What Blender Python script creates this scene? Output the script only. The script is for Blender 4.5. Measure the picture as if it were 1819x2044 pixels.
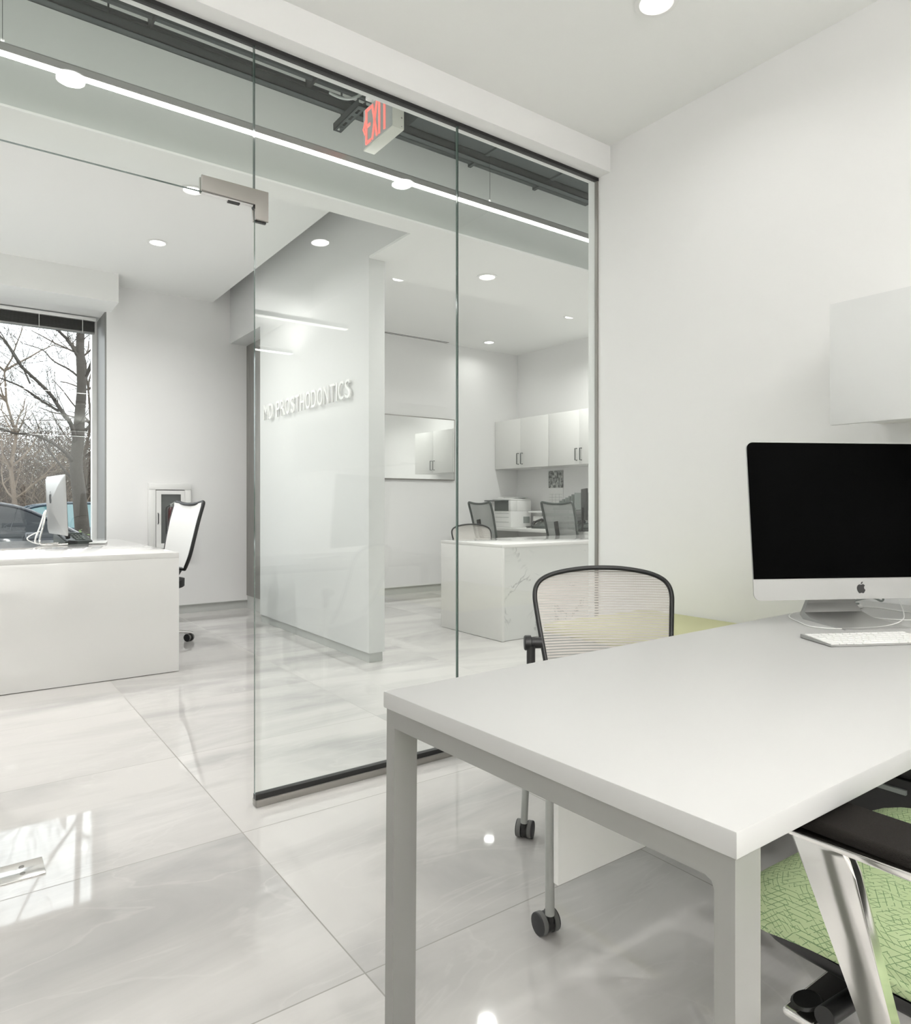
import bpy, bmesh, math, random
from mathutils import Vector, Matrix, Euler
PI = math.pi
random.seed(7)
for o in list(bpy.data.objects): bpy.data.objects.remove(o)
SC = bpy.context.scene
COL = SC.collection

# ------------------------------------------------------------------ camera, world, exposure
cam_d = bpy.data.cameras.new('camera'); cam = bpy.data.objects.new('camera', cam_d); COL.objects.link(cam)
cam_d.sensor_fit = 'HORIZONTAL'; cam_d.sensor_width = 36; cam_d.lens = 1379.3/1819*36
cam_d.shift_y = -18/1819; cam_d.clip_start = .05; cam_d.clip_end = 300
cam.location = (0, 0, 1.05); cam.rotation_euler = (PI/2, 0, -math.radians(35.93))
SC.camera = cam
SC.view_settings.view_transform = 'Standard'; SC.view_settings.look = 'None'
SC.view_settings.exposure = 0.43; SC.view_settings.gamma = 1; SC.view_settings.use_curve_mapping = False
W = bpy.data.worlds.new('overcast'); SC.world = W; W.use_nodes = True
W.node_tree.nodes['Background'].inputs[0].default_value = (.93, .97, 1, 1)
W.node_tree.nodes['Background'].inputs[1].default_value = 2.6
K_OFF = 1.3         # watts of every recessed office downlight
K_LOB = 11.6         # watts of every lobby and reception downlight
K_BAR = 17.0         # emission of the slot pendant
K_BAR2 = 6.5         # emission of the office pendant
K_BAR3 = 16.0
K_UP = 102.0          # added fill on top of the rear office pendant, brightens the ceiling
K_UP2 = 9.0         # added fill on top of the slot pendant, brightens the grey fascia
K_DISC = 6.0

# ------------------------------------------------------------------ materials
def sk(nd, name, val):
    if name in nd.inputs: nd.inputs[name].default_value = val
def mat(name, col, rough=.5, metal=0, ior=1.5, emit=None, es=0, coat=0, bump=None):
    m = bpy.data.materials.new(name); m.use_nodes = True
    b = m.node_tree.nodes['Principled BSDF']
    sk(b, 'Base Color', (*col, 1)); sk(b, 'Roughness', rough); sk(b, 'Metallic', metal); sk(b, 'IOR', ior)
    if coat: sk(b, 'Coat Weight', coat); sk(b, 'Coat Roughness', .05)
    if emit: sk(b, 'Emission Color', (*emit, 1)); sk(b, 'Emission Strength', es)
    nt = m.node_tree
    n = nt.nodes.new('ShaderNodeTexNoise'); sk(n, 'Scale', (bump or (60, .02))[0]); sk(n, 'Detail', 3.0)
    tc = nt.nodes.new('ShaderNodeTexCoord'); nt.links.new(tc.outputs['Object'], n.inputs['Vector'])
    bp = nt.nodes.new('ShaderNodeBump'); sk(bp, 'Strength', (bump or (60, .02))[1]); sk(bp, 'Distance', .01)
    nt.links.new(n.outputs[0], bp.inputs['Height'])
    if bump: nt.links.new(bp.outputs[0], b.inputs['Normal'])
    return m
M = {}
M['wall'] = mat('white_wall_paint', (.865, .862, .852), .55, bump=(90, .015))
M['ceil'] = mat('white_ceiling_paint', (.88, .885, .865), .7)
M['gloss_wall'] = mat('satin_white_wall', (.72, .726, .716), .8)
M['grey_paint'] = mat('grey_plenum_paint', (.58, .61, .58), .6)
M['dark_paint'] = mat('dark_grey_steel_paint', (.032, .040, .038), .75, ior=1.3)
M['lacquer'] = mat('white_gloss_lacquer', (.82, .81, .79), .06, coat=.4)
M['cabinet'] = mat('white_cabinet_laminate', (.80, .80, .775), .35)
M['laminate'] = mat('white_table_laminate', (.48, .478, .468), .45)
M['steelpaint'] = mat('silver_grey_powder_coat', (.29, .288, .275), .38, .35)
M['satin'] = mat('satin_stainless', (.30, .285, .265), .4, .5)
M['chrome'] = mat('polished_aluminium', (.86, .85, .83), .13, 1)
M['alu'] = mat('brushed_aluminium', (.40, .40, .39), .36, .5)
M['silverplastic'] = mat('silver_tube_coat', (.42, .43, .41), .35, .3)
M['black'] = mat('black_plastic', (.012, .012, .012), .42)
M['blackpad'] = mat('black_grained_pad', (.014, .012, .010), .85, ior=1.25, bump=(900, .5))
M['rubber'] = mat('dark_rubber', (.03, .03, .032), .6)
M['grey_tread'] = mat('grey_tread', (.16, .16, .155), .7)
M['screen'] = mat('black_screen_glass', (.0005, .0005, .0005), .3, ior=1.08)
M['whiteplastic'] = mat('white_plastic', (.86, .86, .84), .35)
M['jamb'] = mat('grey_window_jamb', (.26, .26, .25), .5)
M['blind'] = mat('dark_blind_slats', (.09, .09, .085), .5)
M['lime_cushion'] = mat('lime_cushion_fabric', (.60, .60, .36), .8, bump=(300, .2))
M['base'] = mat('pale_grey_base', (.55, .56, .54), .4)
M['printer_dark'] = mat('dark_green_grey_plastic', (.05, .062, .056), .4)
M['printer_grey'] = mat('mid_grey_plastic', (.30, .33, .31), .5)
M['mirror'] = mat('pale_glossy_board', (.84, .85, .84), .0, ior=1.9, coat=0)
sk(M['mirror'].node_tree.nodes['Principled BSDF'], 'Metallic', .8)
M['exitred'] = mat('red_exit_letter', (.88, .26, .22), .5, emit=(1, .22, .18), es=.5)
M['tapered'] = mat('dark_bark', (.05, .042, .034), .85, bump=(25, .6))
M['twig'] = mat('brown_twigs', (.065, .05, .038), .9)
M['twig2'] = mat('pale_twigs', (.15, .115, .085), .9)
M['cardark'] = mat('dark_blue_car_paint', (.012, .016, .024), .12, coat=1)
M['carblue'] = mat('steel_blue_car_paint', (.02, .04, .06), .2, coat=.5)
M['carglass'] = mat('dark_car_window', (.01, .014, .018), .04, ior=1.6)
M['carglass2'] = mat('teal_car_window', (.10, .20, .21), .05, ior=1.7)
M['asphalt'] = mat('asphalt', (.10, .10, .10), .9, bump=(200, .3))
M['leaflitter'] = mat('brown_leaf_litter', (.10, .07, .045), .95, bump=(6, .8))
M['leaf'] = mat('green_leaves', (.12, .20, .045), .6)
M['brownext'] = mat('extinguisher_red', (.07, .018, .018), .3)
M['redtail'] = mat('red_lens', (.3, .01, .01), .3)

def emis(name, col, s):
    m = bpy.data.materials.new(name); m.use_nodes = True; nt = m.node_tree
    nt.nodes.clear(); e = nt.nodes.new('ShaderNodeEmission'); o = nt.nodes.new('ShaderNodeOutputMaterial')
    e.inputs[0].default_value = (*col, 1); e.inputs[1].default_value = s
    nt.links.new(e.outputs[0], o.inputs[0]); return m
M['glow'] = emis('lamp_diffuser', (1, .985, .95), K_DISC)
M['bar'] = emis('linear_lamp_diffuser', (1, .985, .95), K_BAR)

def glassmat(name, tint, f0=.04):
    m = bpy.data.materials.new(name); m.use_nodes = True; nt = m.node_tree; nt.nodes.clear()
    N = nt.nodes.new; L = nt.links.new
    g = N('ShaderNodeNewGeometry'); d = N('ShaderNodeVectorMath'); d.operation = 'DOT_PRODUCT'
    L(g.outputs['Incoming'], d.inputs[0]); L(g.outputs['Normal'], d.inputs[1])
    a = N('ShaderNodeMath'); a.operation = 'ABSOLUTE'; L(d.outputs['Value'], a.inputs[0])
    s = N('ShaderNodeMath'); s.operation = 'SUBTRACT'; s.inputs[0].default_value = 1; L(a.outputs[0], s.inputs[1])
    p = N('ShaderNodeMath'); p.operation = 'POWER'; L(s.outputs[0], p.inputs[0]); p.inputs[1].default_value = 5
    q = N('ShaderNodeMath'); q.operation = 'MULTIPLY_ADD'; L(p.outputs[0], q.inputs[0]); q.inputs[1].default_value = 1-f0; q.inputs[2].default_value = f0
    t = N('ShaderNodeBsdfTransparent'); t.inputs[0].default_value = (*tint, 1)
    gl = N('ShaderNodeBsdfGlossy'); gl.inputs['Roughness'].default_value = 0; gl.inputs[0].default_value = (1, 1, 1, 1)
    mx = N('ShaderNodeMixShader'); L(q.outputs[0], mx.inputs[0]); L(t.outputs[0], mx.inputs[1]); L(gl.outputs[0], mx.inputs[2])
    o = N('ShaderNodeOutputMaterial'); L(mx.outputs[0], o.inputs[0]); return m
M['glass'] = glassmat('clear_pane_glass', (.978, .992, .984), .04)
M['winglass'] = glassmat('window_glass', (.97, .985, .98), .03)
M['glassedge'] = mat('polished_glass_edge', (.10, .15, .13), .1)

def stone(name, base, vein, scale, rough, joints=None, contrast=.5, stretch=(1, 1, 1), thin=False, ior=1.5):
    m = bpy.data.materials.new(name); m.use_nodes = True; nt = m.node_tree; N = nt.nodes.new; L = nt.links.new
    b = nt.nodes['Principled BSDF']; sk(b, 'Roughness', rough); sk(b, 'IOR', ior)
    tc = N('ShaderNodeTexCoord'); sp = N('ShaderNodeSeparateXYZ'); L(tc.outputs['Object'], sp.inputs[0])
    vec = tc.outputs['Object']; mask = None
    def mth(op, x, y=None, z=None):
        n = N('ShaderNodeMath'); n.operation = op
        for i, v in enumerate((x, y, z)):
            if v is None: continue
            if isinstance(v, (int, float)): n.inputs[i].default_value = v
            else: L(v, n.inputs[i])
        return n.outputs[0]
    if joints:
        (x0, sx), (y0, sy), w = joints
        ux = mth('DIVIDE', mth('SUBTRACT', sp.outputs[0], x0), sx); uy = mth('DIVIDE', mth('SUBTRACT', sp.outputs[1], y0), sy)
        lx = mth('MULTIPLY', mth('PINGPONG', ux, .5), sx); ly = mth('MULTIPLY', mth('PINGPONG', uy, .5), sy)
        mask = mth('LESS_THAN', mth('MINIMUM', lx, ly), w/2)
        cx = mth('FLOOR', ux); cy = mth('FLOOR', uy)
        off = N('ShaderNodeCombineXYZ'); L(mth('MULTIPLY', cx, 7.31), off.inputs[0]); L(mth('MULTIPLY', cy, 3.77), off.inputs[1])
        L(mth('MULTIPLY_ADD', cx, 1.9, mth('MULTIPLY', cy, 5.3)), off.inputs[2])
        add = N('ShaderNodeVectorMath'); add.operation = 'ADD'; L(vec, add.inputs[0]); L(off.outputs[0], add.inputs[1]); vec = add.outputs[0]
    mp = N('ShaderNodeMapping'); mp.inputs['Scale'].default_value = stretch; mp.inputs['Rotation'].default_value = (0, 0, .35 if joints else 0)
    L(vec, mp.inputs[0])
    n1 = N('ShaderNodeTexNoise'); sk(n1, 'Scale', scale); sk(n1, 'Detail', 7.0); sk(n1, 'Roughness', .55); sk(n1, 'Distortion', 1.1); L(mp.outputs[0], n1.inputs['Vector'])
    r = N('ShaderNodeValToRGB'); L(n1.outputs[0], r.inputs[0])
    e = r.color_ramp.elements
    if thin:
        e[0].position = .47; e[0].color = (*base, 1); e[1].position = .53; e[1].color = (*base, 1)
        x = e.new(.50); x.color = (*vein, 1); y = e.new(.488); y.color = (*[c*.97 for c in base], 1)
        n2 = N('ShaderNodeTexNoise'); sk(n2, 'Scale', scale*.8); sk(n2, 'Detail', 2.0); L(mp.outputs[0], n2.inputs['Vector'])
        r2 = N('ShaderNodeValToRGB'); r2.color_ramp.elements[0].position = .45; r2.color_ramp.elements[1].position = .60
        L(n2.outputs[0], r2.inputs[0])
        mxv = N('ShaderNodeMix'); mxv.data_type = 'RGBA'; L(r2.outputs[0], mxv.inputs[0]); mxv.inputs[6].default_value = (*base, 1); L(r.outputs[0], mxv.inputs[7])
        col = mxv.outputs[2]
    else:
        e[0].position = .30; e[0].color = (*vein, 1); e[1].position = .56; e[1].color = (*base, 1)
        x = e.new(.43); x.color = (*[a*(1-contrast)+c*contrast for a, c in zip(vein, base)], 1)
        n2 = N('ShaderNodeTexNoise'); sk(n2, 'Scale', scale*1.3); sk(n2, 'Detail', 5.0); sk(n2, 'Distortion', 2.2); L(mp.outputs[0], n2.inputs['Vector'])
        r2 = N('ShaderNodeValToRGB'); q = r2.color_ramp.elements; q[0].position = .485; q[0].color = (0, 0, 0, 1); q[1].position = .515; q[1].color = (0, 0, 0, 1)
        z = q.new(.5); z.color = (.22, .22, .22, 1); L(n2.outputs[0], r2.inputs[0])
        mxv = N('ShaderNodeMix'); mxv.data_type = 'RGBA'; L(r2.outputs[0], mxv.inputs[0]); L(r.outputs[0], mxv.inputs[6]); mxv.inputs[7].default_value = (*[min(.9, c*1.12) for c in base], 1)
        col = mxv.outputs[2]
    if mask is not None:
        mx = N('ShaderNodeMix'); mx.data_type = 'RGBA'; L(mask, mx.inputs[0]); L(col, mx.inputs[6]); mx.inputs[7].default_value = (.30, .285, .26, 1); col = mx.outputs[2]
        L(mth('MULTIPLY_ADD', mask, .5, rough), b.inputs['Roughness'])
    L(col, b.inputs['Base Color']); return m
M['floor'] = stone('polished_marble_tile', (.645, .625, .605), (.44, .43, .42), 1.1, .035, ((.742, .943), (1.368, .812), .0036), .55, (.55, 1.7, 1), ior=1.62)
M['marble'] = stone('veined_white_marble', (.76, .765, .745), (.34, .35, .345), 3.6, .12, None, .5, (1, 1, 1), True)

def wood():
    m = mat('grey_wood_veneer', (.22, .21, .20), .45); nt = m.node_tree; N = nt.nodes.new; L = nt.links.new
    tc = N('ShaderNodeTexCoord'); mp = N('ShaderNodeMapping'); mp.inputs['Scale'].default_value = (30, 30, .9); L(tc.outputs['Object'], mp.inputs[0])
    n = N('ShaderNodeTexNoise'); sk(n, 'Scale', 4.0); sk(n, 'Detail', 6.0); L(mp.outputs[0], n.inputs['Vector'])
    r = N('ShaderNodeValToRGB'); r.color_ramp.elements[0].position = .3; r.color_ramp.elements[0].color = (.16, .155, .145, 1); r.color_ramp.elements[1].position = .7; r.color_ramp.elements[1].color = (.30, .29, .27, 1)
    L(n.outputs[0], r.inputs[0]); L(r.outputs[0], nt.nodes['Principled BSDF'].inputs['Base Color']); return m
M['wood'] = wood()

def meshfab(name, col, row, colw, hole):
    m = bpy.data.materials.new(name); m.use_nodes = True; nt = m.node_tree; N = nt.nodes.new; L = nt.links.new
    b = nt.nodes['Principled BSDF']; sk(b, 'Base Color', (*col, 1)); sk(b, 'Roughness', .6)
    tc = N('ShaderNodeTexCoord'); sp = N('ShaderNodeSeparateXYZ'); L(tc.outputs['Object'], sp.inputs[0])
    def mth(op, x, y=None):
        n = N('ShaderNodeMath'); n.operation = op
        for i, v in enumerate((x, y)):
            if v is None: continue
            if isinstance(v, (int, float)): n.inputs[i].default_value = v
            else: L(v, n.inputs[i])
        return n.outputs[0]
    a = mth('GREATER_THAN', mth('PINGPONG', mth('DIVIDE', sp.outputs[2], row), .5), .5-hole/2)
    c = mth('GREATER_THAN', mth('PINGPONG', mth('DIVIDE', sp.outputs[0], colw), .5), .14)
    h = mth('MULTIPLY', a, c)
    t = N('ShaderNodeBsdfTransparent'); mx = N('ShaderNodeMixShader'); L(h, mx.inputs[0]); L(b.outputs[0], mx.inputs[1]); L(t.outputs[0], mx.inputs[2])
    L(mx.outputs[0], nt.nodes['Material Output'].inputs[0]); return m
M['mesh_beige'] = meshfab('woven_beige_mesh', (.56, .53, .49), .0082, .0035, .42)
M['mesh_grey'] = meshfab('woven_grey_mesh', (.36, .38, .365), .006, .004, .3)
M['mesh_white'] = mat('white_mesh_fabric', (.80, .80, .78), .7, bump=(400, .2))

def greenfab():
    m = bpy.data.materials.new('green_geometric_fabric'); m.use_nodes = True; nt = m.node_tree; N = nt.nodes.new; L = nt.links.new
    b = nt.nodes['Principled BSDF']; sk(b, 'Roughness', .8)
    tc = N('ShaderNodeTexCoord')
    def lines(ang, per, w, ph):
        mp = N('ShaderNodeMapping'); mp.inputs['Rotation'].default_value = (0, 0, ang); mp.inputs['Location'].default_value = (ph, 0, 0); L(tc.outputs['Object'], mp.inputs[0])
        sp = N('ShaderNodeSeparateXYZ'); L(mp.outputs[0], sp.inputs[0])
        # fold height into the first axis so the print runs down the sides too
        ad = N('ShaderNodeMath'); ad.operation = 'ADD'; L(sp.outputs[0], ad.inputs[0]); L(sp.outputs[2], ad.inputs[1])
        d = N('ShaderNodeMath'); d.operation = 'DIVIDE'; L(ad.outputs[0], d.inputs[0]); d.inputs[1].default_value = per
        p = N('ShaderNodeMath'); p.operation = 'PINGPONG'; L(d.outputs[0], p.inputs[0]); p.inputs[1].default_value = .5
        l = N('ShaderNodeMath'); l.operation = 'LESS_THAN'; L(p.outputs[0], l.inputs[0]); l.inputs[1].default_value = w
        # break each family of lines into dashes
        vo = N('ShaderNodeTexVoronoi'); sk(vo, 'Scale', 85.0); L(mp.outputs[0], vo.inputs['Vector'])
        s2 = N('ShaderNodeSeparateColor'); L(vo.outputs['Color'], s2.inputs[0])
        g = N('ShaderNodeMath'); g.operation = 'GREATER_THAN'; L(s2.outputs[0], g.inputs[0]); g.inputs[1].default_value = .42
        x = N('ShaderNodeMath'); x.operation = 'MULTIPLY'; L(l.outputs[0], x.inputs[0]); L(g.outputs[0], x.inputs[1]); return x.outputs[0]
    a = lines(0, .0098, .06, 0); c = lines(PI/3, .0098, .06, .1); d = lines(-PI/3, .0098, .06, .2)
    m1 = N('ShaderNodeMath'); m1.operation = 'MAXIMUM'; L(a, m1.inputs[0]); L(c, m1.inputs[1])
    m2 = N('ShaderNodeMath'); m2.operation = 'MAXIMUM'; L(m1.outputs[0], m2.inputs[0]); L(d, m2.inputs[1])
    mx = N('ShaderNodeMix'); mx.data_type = 'RGBA'; L(m2.outputs[0], mx.inputs[0]); mx.inputs[6].default_value = (.55, .67, .38, 1); mx.inputs[7].default_value = (.20, .32, .15, 1)
    L(mx.outputs[2], b.inputs['Base Color'])
    iv = N('ShaderNodeMath'); iv.operation = 'SUBTRACT'; iv.inputs[0].default_value = 1; L(m2.outputs[0], iv.inputs[1])
    bp = N('ShaderNodeBump'); sk(bp, 'Strength', .6); sk(bp, 'Distance', .002); L(iv.outputs[0], bp.inputs['Height']); L(bp.outputs[0], b.inputs['Normal'])
    return m
M['green'] = greenfab()

def poster():
    m = mat('grey_photo_print', (.3, .3, .3), .6); nt = m.node_tree; N = nt.nodes.new; L = nt.links.new
    tc = N('ShaderNodeTexCoord'); n = N('ShaderNodeTexNoise'); sk(n, 'Scale', 22.0); sk(n, 'Detail', 6.0); L(tc.outputs['Object'], n.inputs['Vector'])
    r = N('ShaderNodeValToRGB'); r.color_ramp.elements[0].position = .42; r.color_ramp.elements[0].color = (.05, .055, .05, 1); r.color_ramp.elements[1].position = .60; r.color_ramp.elements[1].color = (.55, .57, .54, 1)
    L(n.outputs[0], r.inputs[0]); L(r.outputs[0], nt.nodes['Principled BSDF'].inputs['Base Color']); return m
M['photo'] = poster()

# ------------------------------------------------------------------ mesh builder
class MB:
    def __init__(s): s.bm = bmesh.new(); s.mi = 0
    def _mi(s, fs):
        for f in fs: f.material_index = s.mi
    def add(s, vs, fs):
        v = [s.bm.verts.new(p) for p in vs]
        out = []
        for f in fs:
            try: out.append(s.bm.faces.new([v[i] for i in f]))
            except ValueError: pass
        s._mi(out); return v, out
    def box(s, x0, x1, y0, y1, z0, z1, bev=0, seg=2, mx=None):
        vs = [(x, y, z) for x in (x0, x1) for y in (y0, y1) for z in (z0, z1)]
        v, f = s.add(vs, [(0, 1, 3, 2), (4, 6, 7, 5), (0, 4, 5, 1), (2, 3, 7, 6), (0, 2, 6, 4), (1, 5, 7, 3)])
        if mx is not None:
            for q in v: q.co = mx @ q.co
        if bev:
            es = list({e for q in f for e in q.edges})
            r = bmesh.ops.bevel(s.bm, geom=es, offset=bev, segments=seg, affect='EDGES', profile=.5, clamp_overlap=True)
            s._mi(r['faces'])
        return s
    def prism(s, pts, d, bev=0, seg=2):
        """closed polygon pts (3D, planar) pushed by vector d"""
        d = Vector(d); n = len(pts); a = [Vector(p) for p in pts]
        v, f = s.add(a+[p+d for p in a], [tuple(range(n))[::-1], tuple(range(n, 2*n))]+[(i, (i+1) % n, n+(i+1) % n, n+i) for i in range(n)])
        if bev:
            es = list({e for q in f[:2] for e in q.edges})
            r = bmesh.ops.bevel(s.bm, geom=es, offset=bev, segments=seg, affect='EDGES', profile=.5, clamp_overlap=True)
            s._mi(r['faces'])
        return s
    def tube(s, pts, rad, n=10, caps=True, flat=None):
        P = [Vector(p) for p in pts]; rs = rad if isinstance(rad, (list, tuple)) else [rad]*len(P)
        rings = []; up = None
        for i, p in enumerate(P):
            t = (P[min(i+1, len(P)-1)]-P[max(i-1, 0)])
            t = t.normalized() if t.length > 1e-9 else Vector((0, 0, 1))
            if up is None:
                up = Vector((0, 0, 1)) if abs(t.z) < .9 else Vector((1, 0, 0))
            a = t.cross(up).normalized(); b = a.cross(t).normalized(); up = b
            fx, fy = flat or (1, 1)
            rings.append([s.bm.verts.new(p+a*math.cos(2*PI*k/n)*rs[i]*fx+b*math.sin(2*PI*k/n)*rs[i]*fy) for k in range(n)])
        fs = []
        for i in range(len(P)-1):
            for k in range(n):
                fs.append(s.bm.faces.new([rings[i][k], rings[i][(k+1) % n], rings[i+1][(k+1) % n], rings[i+1][k]]))
        if caps:
            fs.append(s.bm.faces.new(rings[0][::-1])); fs.append(s.bm.faces.new(rings[-1]))
        s._mi(fs); return s
    def cyl(s, c, r, h, axis='z', n=24, r2=None):
        c = Vector(c); d = {'x': Vector((1, 0, 0)), 'y': Vector((0, 1, 0)), 'z': Vector((0, 0, 1))}[axis]
        return s.tube([c, c+d*h], [r, r if r2 is None else r2], n)
    def lathe(s, prof, c=(0, 0, 0), n=28, axis='z'):
        c = Vector(c); rings = []
        for r, h in prof:
            ring = []
            for k in range(n):
                a = 2*PI*k/n; x, y = r*math.cos(a), r*math.sin(a)
                p = {'z': Vector((x, y, h)), 'x': Vector((h, x, y)), 'y': Vector((x, h, y))}[axis]
                ring.append(s.bm.verts.new(c+p))
            rings.append(ring)
        fs = []
        for i in range(len(rings)-1):
            for k in range(n): fs.append(s.bm.faces.new([rings[i][k], rings[i][(k+1) % n], rings[i+1][(k+1) % n], rings[i+1][k]]))
        if prof[0][0] > 1e-6: fs.append(s.bm.faces.new(rings[0][::-1]))
        if prof[-1][0] > 1e-6: fs.append(s.bm.faces.new(rings[-1]))
        s._mi(fs); return s
    def grid(s, fn, nu, nv, thick=0):
        V = [[s.bm.verts.new(fn(i/nu, j/nv)) for j in range(nv+1)] for i in range(nu+1)]
        fs = [s.bm.faces.new([V[i][j], V[i+1][j], V[i+1][j+1], V[i][j+1]]) for i in range(nu) for j in range(nv)]
        if thick:
            s.bm.normal_update()
            r = bmesh.ops.solidify(s.bm, geom=fs, thickness=thick)
            fs += [g for g in r['geom'] if isinstance(g, bmesh.types.BMFace)]
        s._mi([f for f in fs if f.is_valid]); return s
    def build(s, name, m, parent=None, smooth=True, ang=35):
        bm = s.bm; bmesh.ops.remove_doubles(bm, verts=bm.verts, dist=1e-6)
        bmesh.ops.recalc_face_normals(bm, faces=bm.faces)
        if smooth:
            for f in bm.faces: f.smooth = True
            for e in bm.edges:
                if len(e.link_faces) == 2 and e.calc_face_angle(0) > math.radians(ang): e.smooth = False
        me = bpy.data.meshes.new(name); bm.to_mesh(me); bm.free()
        for q in (m if isinstance(m, (list, tuple)) else [m]): me.materials.append(q)
        o = bpy.data.objects.new(name, me); COL.objects.link(o)
        if parent: o.parent = parent
        return o
def tag(o, label, cat, group=None, kind=None):
    if label: o['label'] = label
    if cat: o['category'] = cat
    if group: o['group'] = group
    if kind: o['kind'] = kind
    return o
def thing(name, label, cat, loc=(0, 0, 0), rz=0, group=None):
    o = bpy.data.objects.new(name, None); COL.objects.link(o); o.empty_display_size = .1
    o.location = loc; o.rotation_euler = (0, 0, rz); return tag(o, label, cat, group)
def struct(name, mb, m, parent=None, smooth=False):
    o = mb.build(name, m, parent, smooth=smooth)
    if parent is None: o['kind'] = 'structure'
    return o
def dup(o, parent=None):
    c = o.copy(); COL.objects.link(c); c.parent = parent
    for ch in [q for q in bpy.data.objects if q.parent == o]: dup(ch, c)
    return c
def B(*a, **k): return MB().box(*a, **k)
def textmesh(txt, size, depth, bevel=0):
    cu = bpy.data.curves.new('t', 'FONT'); cu.body = txt; cu.size = size; cu.extrude = depth/2; cu.bevel_depth = bevel
    cu.align_x = 'LEFT'; ob = bpy.data.objects.new('t', cu); COL.objects.link(ob)
    bpy.context.view_layer.update(); dg = bpy.context.evaluated_depsgraph_get()
    me = bpy.data.meshes.new_from_object(ob.evaluated_get(dg)); bpy.data.objects.remove(ob)
    return me

# ------------------------------------------------------------------ room shell
struct('floor', B(-3.1, 6.1, -2.5, 6.9, -.12, 0), M['floor'])
struct('wall_right', B(2.56, 2.70, -2.4, 2.402, 0, 3.7), M['wall'])
struct('wall_back', B(-3.1, 2.70, -2.55, -2.4, 0, 3.7), M['wall'])
struct('wall_left', B(-3.15, -3.0, -2.5, 7.4, 0, 3.7), M['wall'])
struct('wall_header', B(-3.0, 2.56, 2.26, 2.402, 2.645, 3.7), M['wall'])
struct('ceiling', B(-3.0, 2.56, -2.4, 2.26, 2.77, 2.87), M['ceil'])
# open slot behind the glass, painted grey
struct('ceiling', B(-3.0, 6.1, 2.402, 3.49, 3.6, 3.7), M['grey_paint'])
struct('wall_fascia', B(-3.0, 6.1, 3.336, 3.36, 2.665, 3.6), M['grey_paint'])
struct('trim_1', B(-3.0, 6.1, 3.336, 3.49, 2.655, 2.665), M['ceil'])
struct('wall_bulkhead', B(-3.0, 6.1, 3.36, 3.49, 2.665, 3.6), M['ceil'])
# lobby ceiling with a gap along the lettered wall, upper slab
struct('ceiling', B(-3.0, 2.03, 3.49, 6.82, 3.0, 3.06), M['ceil'])
struct('ceiling', B(-3.0, 2.35, 3.49, 6.9, 3.22, 3.7), M['ceil'])
# lettered partition
mdw = MB(); mdw.box(2.197, 2.316, 4.0, 5.99, .062, 3.22); mdw.box(2.197, 2.316, 3.49, 4.0, 2.67, 3.22)
mdw.box(2.197, 2.42, 5.99, 6.82, 2.62, 3.22)
struct('wall_lettered', mdw, M['gloss_wall'])
struct('baseboard_lettered', B(2.207, 2.306, 4.012, 5.99, 0, .062), M['base'])
# low and high ceiling of the reception room
struct('ceiling', B(2.199, 6.1, 3.49, 3.999, 2.655, 3.08).box(2.318, 6.1, 3.999, 4.26, 2.655, 3.08), M['ceil'])
struct('ceiling', B(2.316, 6.1, 4.26, 6.9, 2.97, 3.08), M['ceil'])
struct('wall_reception_right', B(5.94, 6.1, 2.3, 6.9, 0, 3.7), M['wall'])
struct('wall_reception_near', B(2.70, 5.94, 2.30, 2.385, 0, 3.7), M['wall'])
# far wall with window opening
fw = MB(); fw.box(1.097, 6.1, 6.82, 7.36, .085, 3.25); fw.box(-3.0, -1.9, 6.82, 7.36, .085, 3.25)
fw.box(-1.9, 1.097, 6.82, 7.36, .085, .35); fw.box(-1.9, 1.097, 6.82, 7.36, 2.757, 3.25)
struct('wall_far', fw, M['wall'])
struct('wall_window_soffit', B(-3.0, 1.13, 6.45, 6.82, 2.757, 3.0), M['ceil'])
struct('baseboard_far', B(-3.0, 5.94, 6.832, 7.0, 0, .085), M['base'])
struct('trim_2', B(-3.0, 5.94, 6.816, 6.83, .078, .085), M['base'])
# window
win = struct('window_1', MB().box(1.045, 1.096, 7.26, 7.35, .35, 2.757).box(-1.899, -1.84, 7.26, 7.35, .35, 2.757).box(-1.84, 1.045, 7.26, 7.35, 2.72, 2.757).box(-1.84, 1.045, 7.26, 7.35, .35, .41), M['whiteplastic'])
pane = B(-1.84, 1.05, 7.30, 7.312, .41, 2.72).build('window_pane', M['winglass'], win, False)
struct('trim_3', B(1.085, 1.097, 6.84, 7.26, .35, 2.757), M['jamb'])
struct('trim_4', B(-1.9, 1.097, 6.83, 7.26, .35, .365), M['base'])
# panel door in the recess
dr = struct('door_1', B(2.36, 2.40, 5.995, 6.815, .13, 2.615), M['wood'])
B(2.353, 2.36, 6.02, 6.36, .16, 2.58).build('door_glass_inlay', mat('grey_green_back_painted_glass', (.20, .235, .225), .08), dr, False)
struct('trim_5', B(2.37, 2.42, 5.99, 6.82, 0, .13), M['base'])
# wooden-side return behind partition
struct('wall_recess', B(2.316, 2.45, 5.90, 5.99, 0, 2.97), M['wall'])
struct('wall_recess', B(2.42, 2.50, 5.99, 6.82, 0, 2.97), M['wall'])

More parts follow.
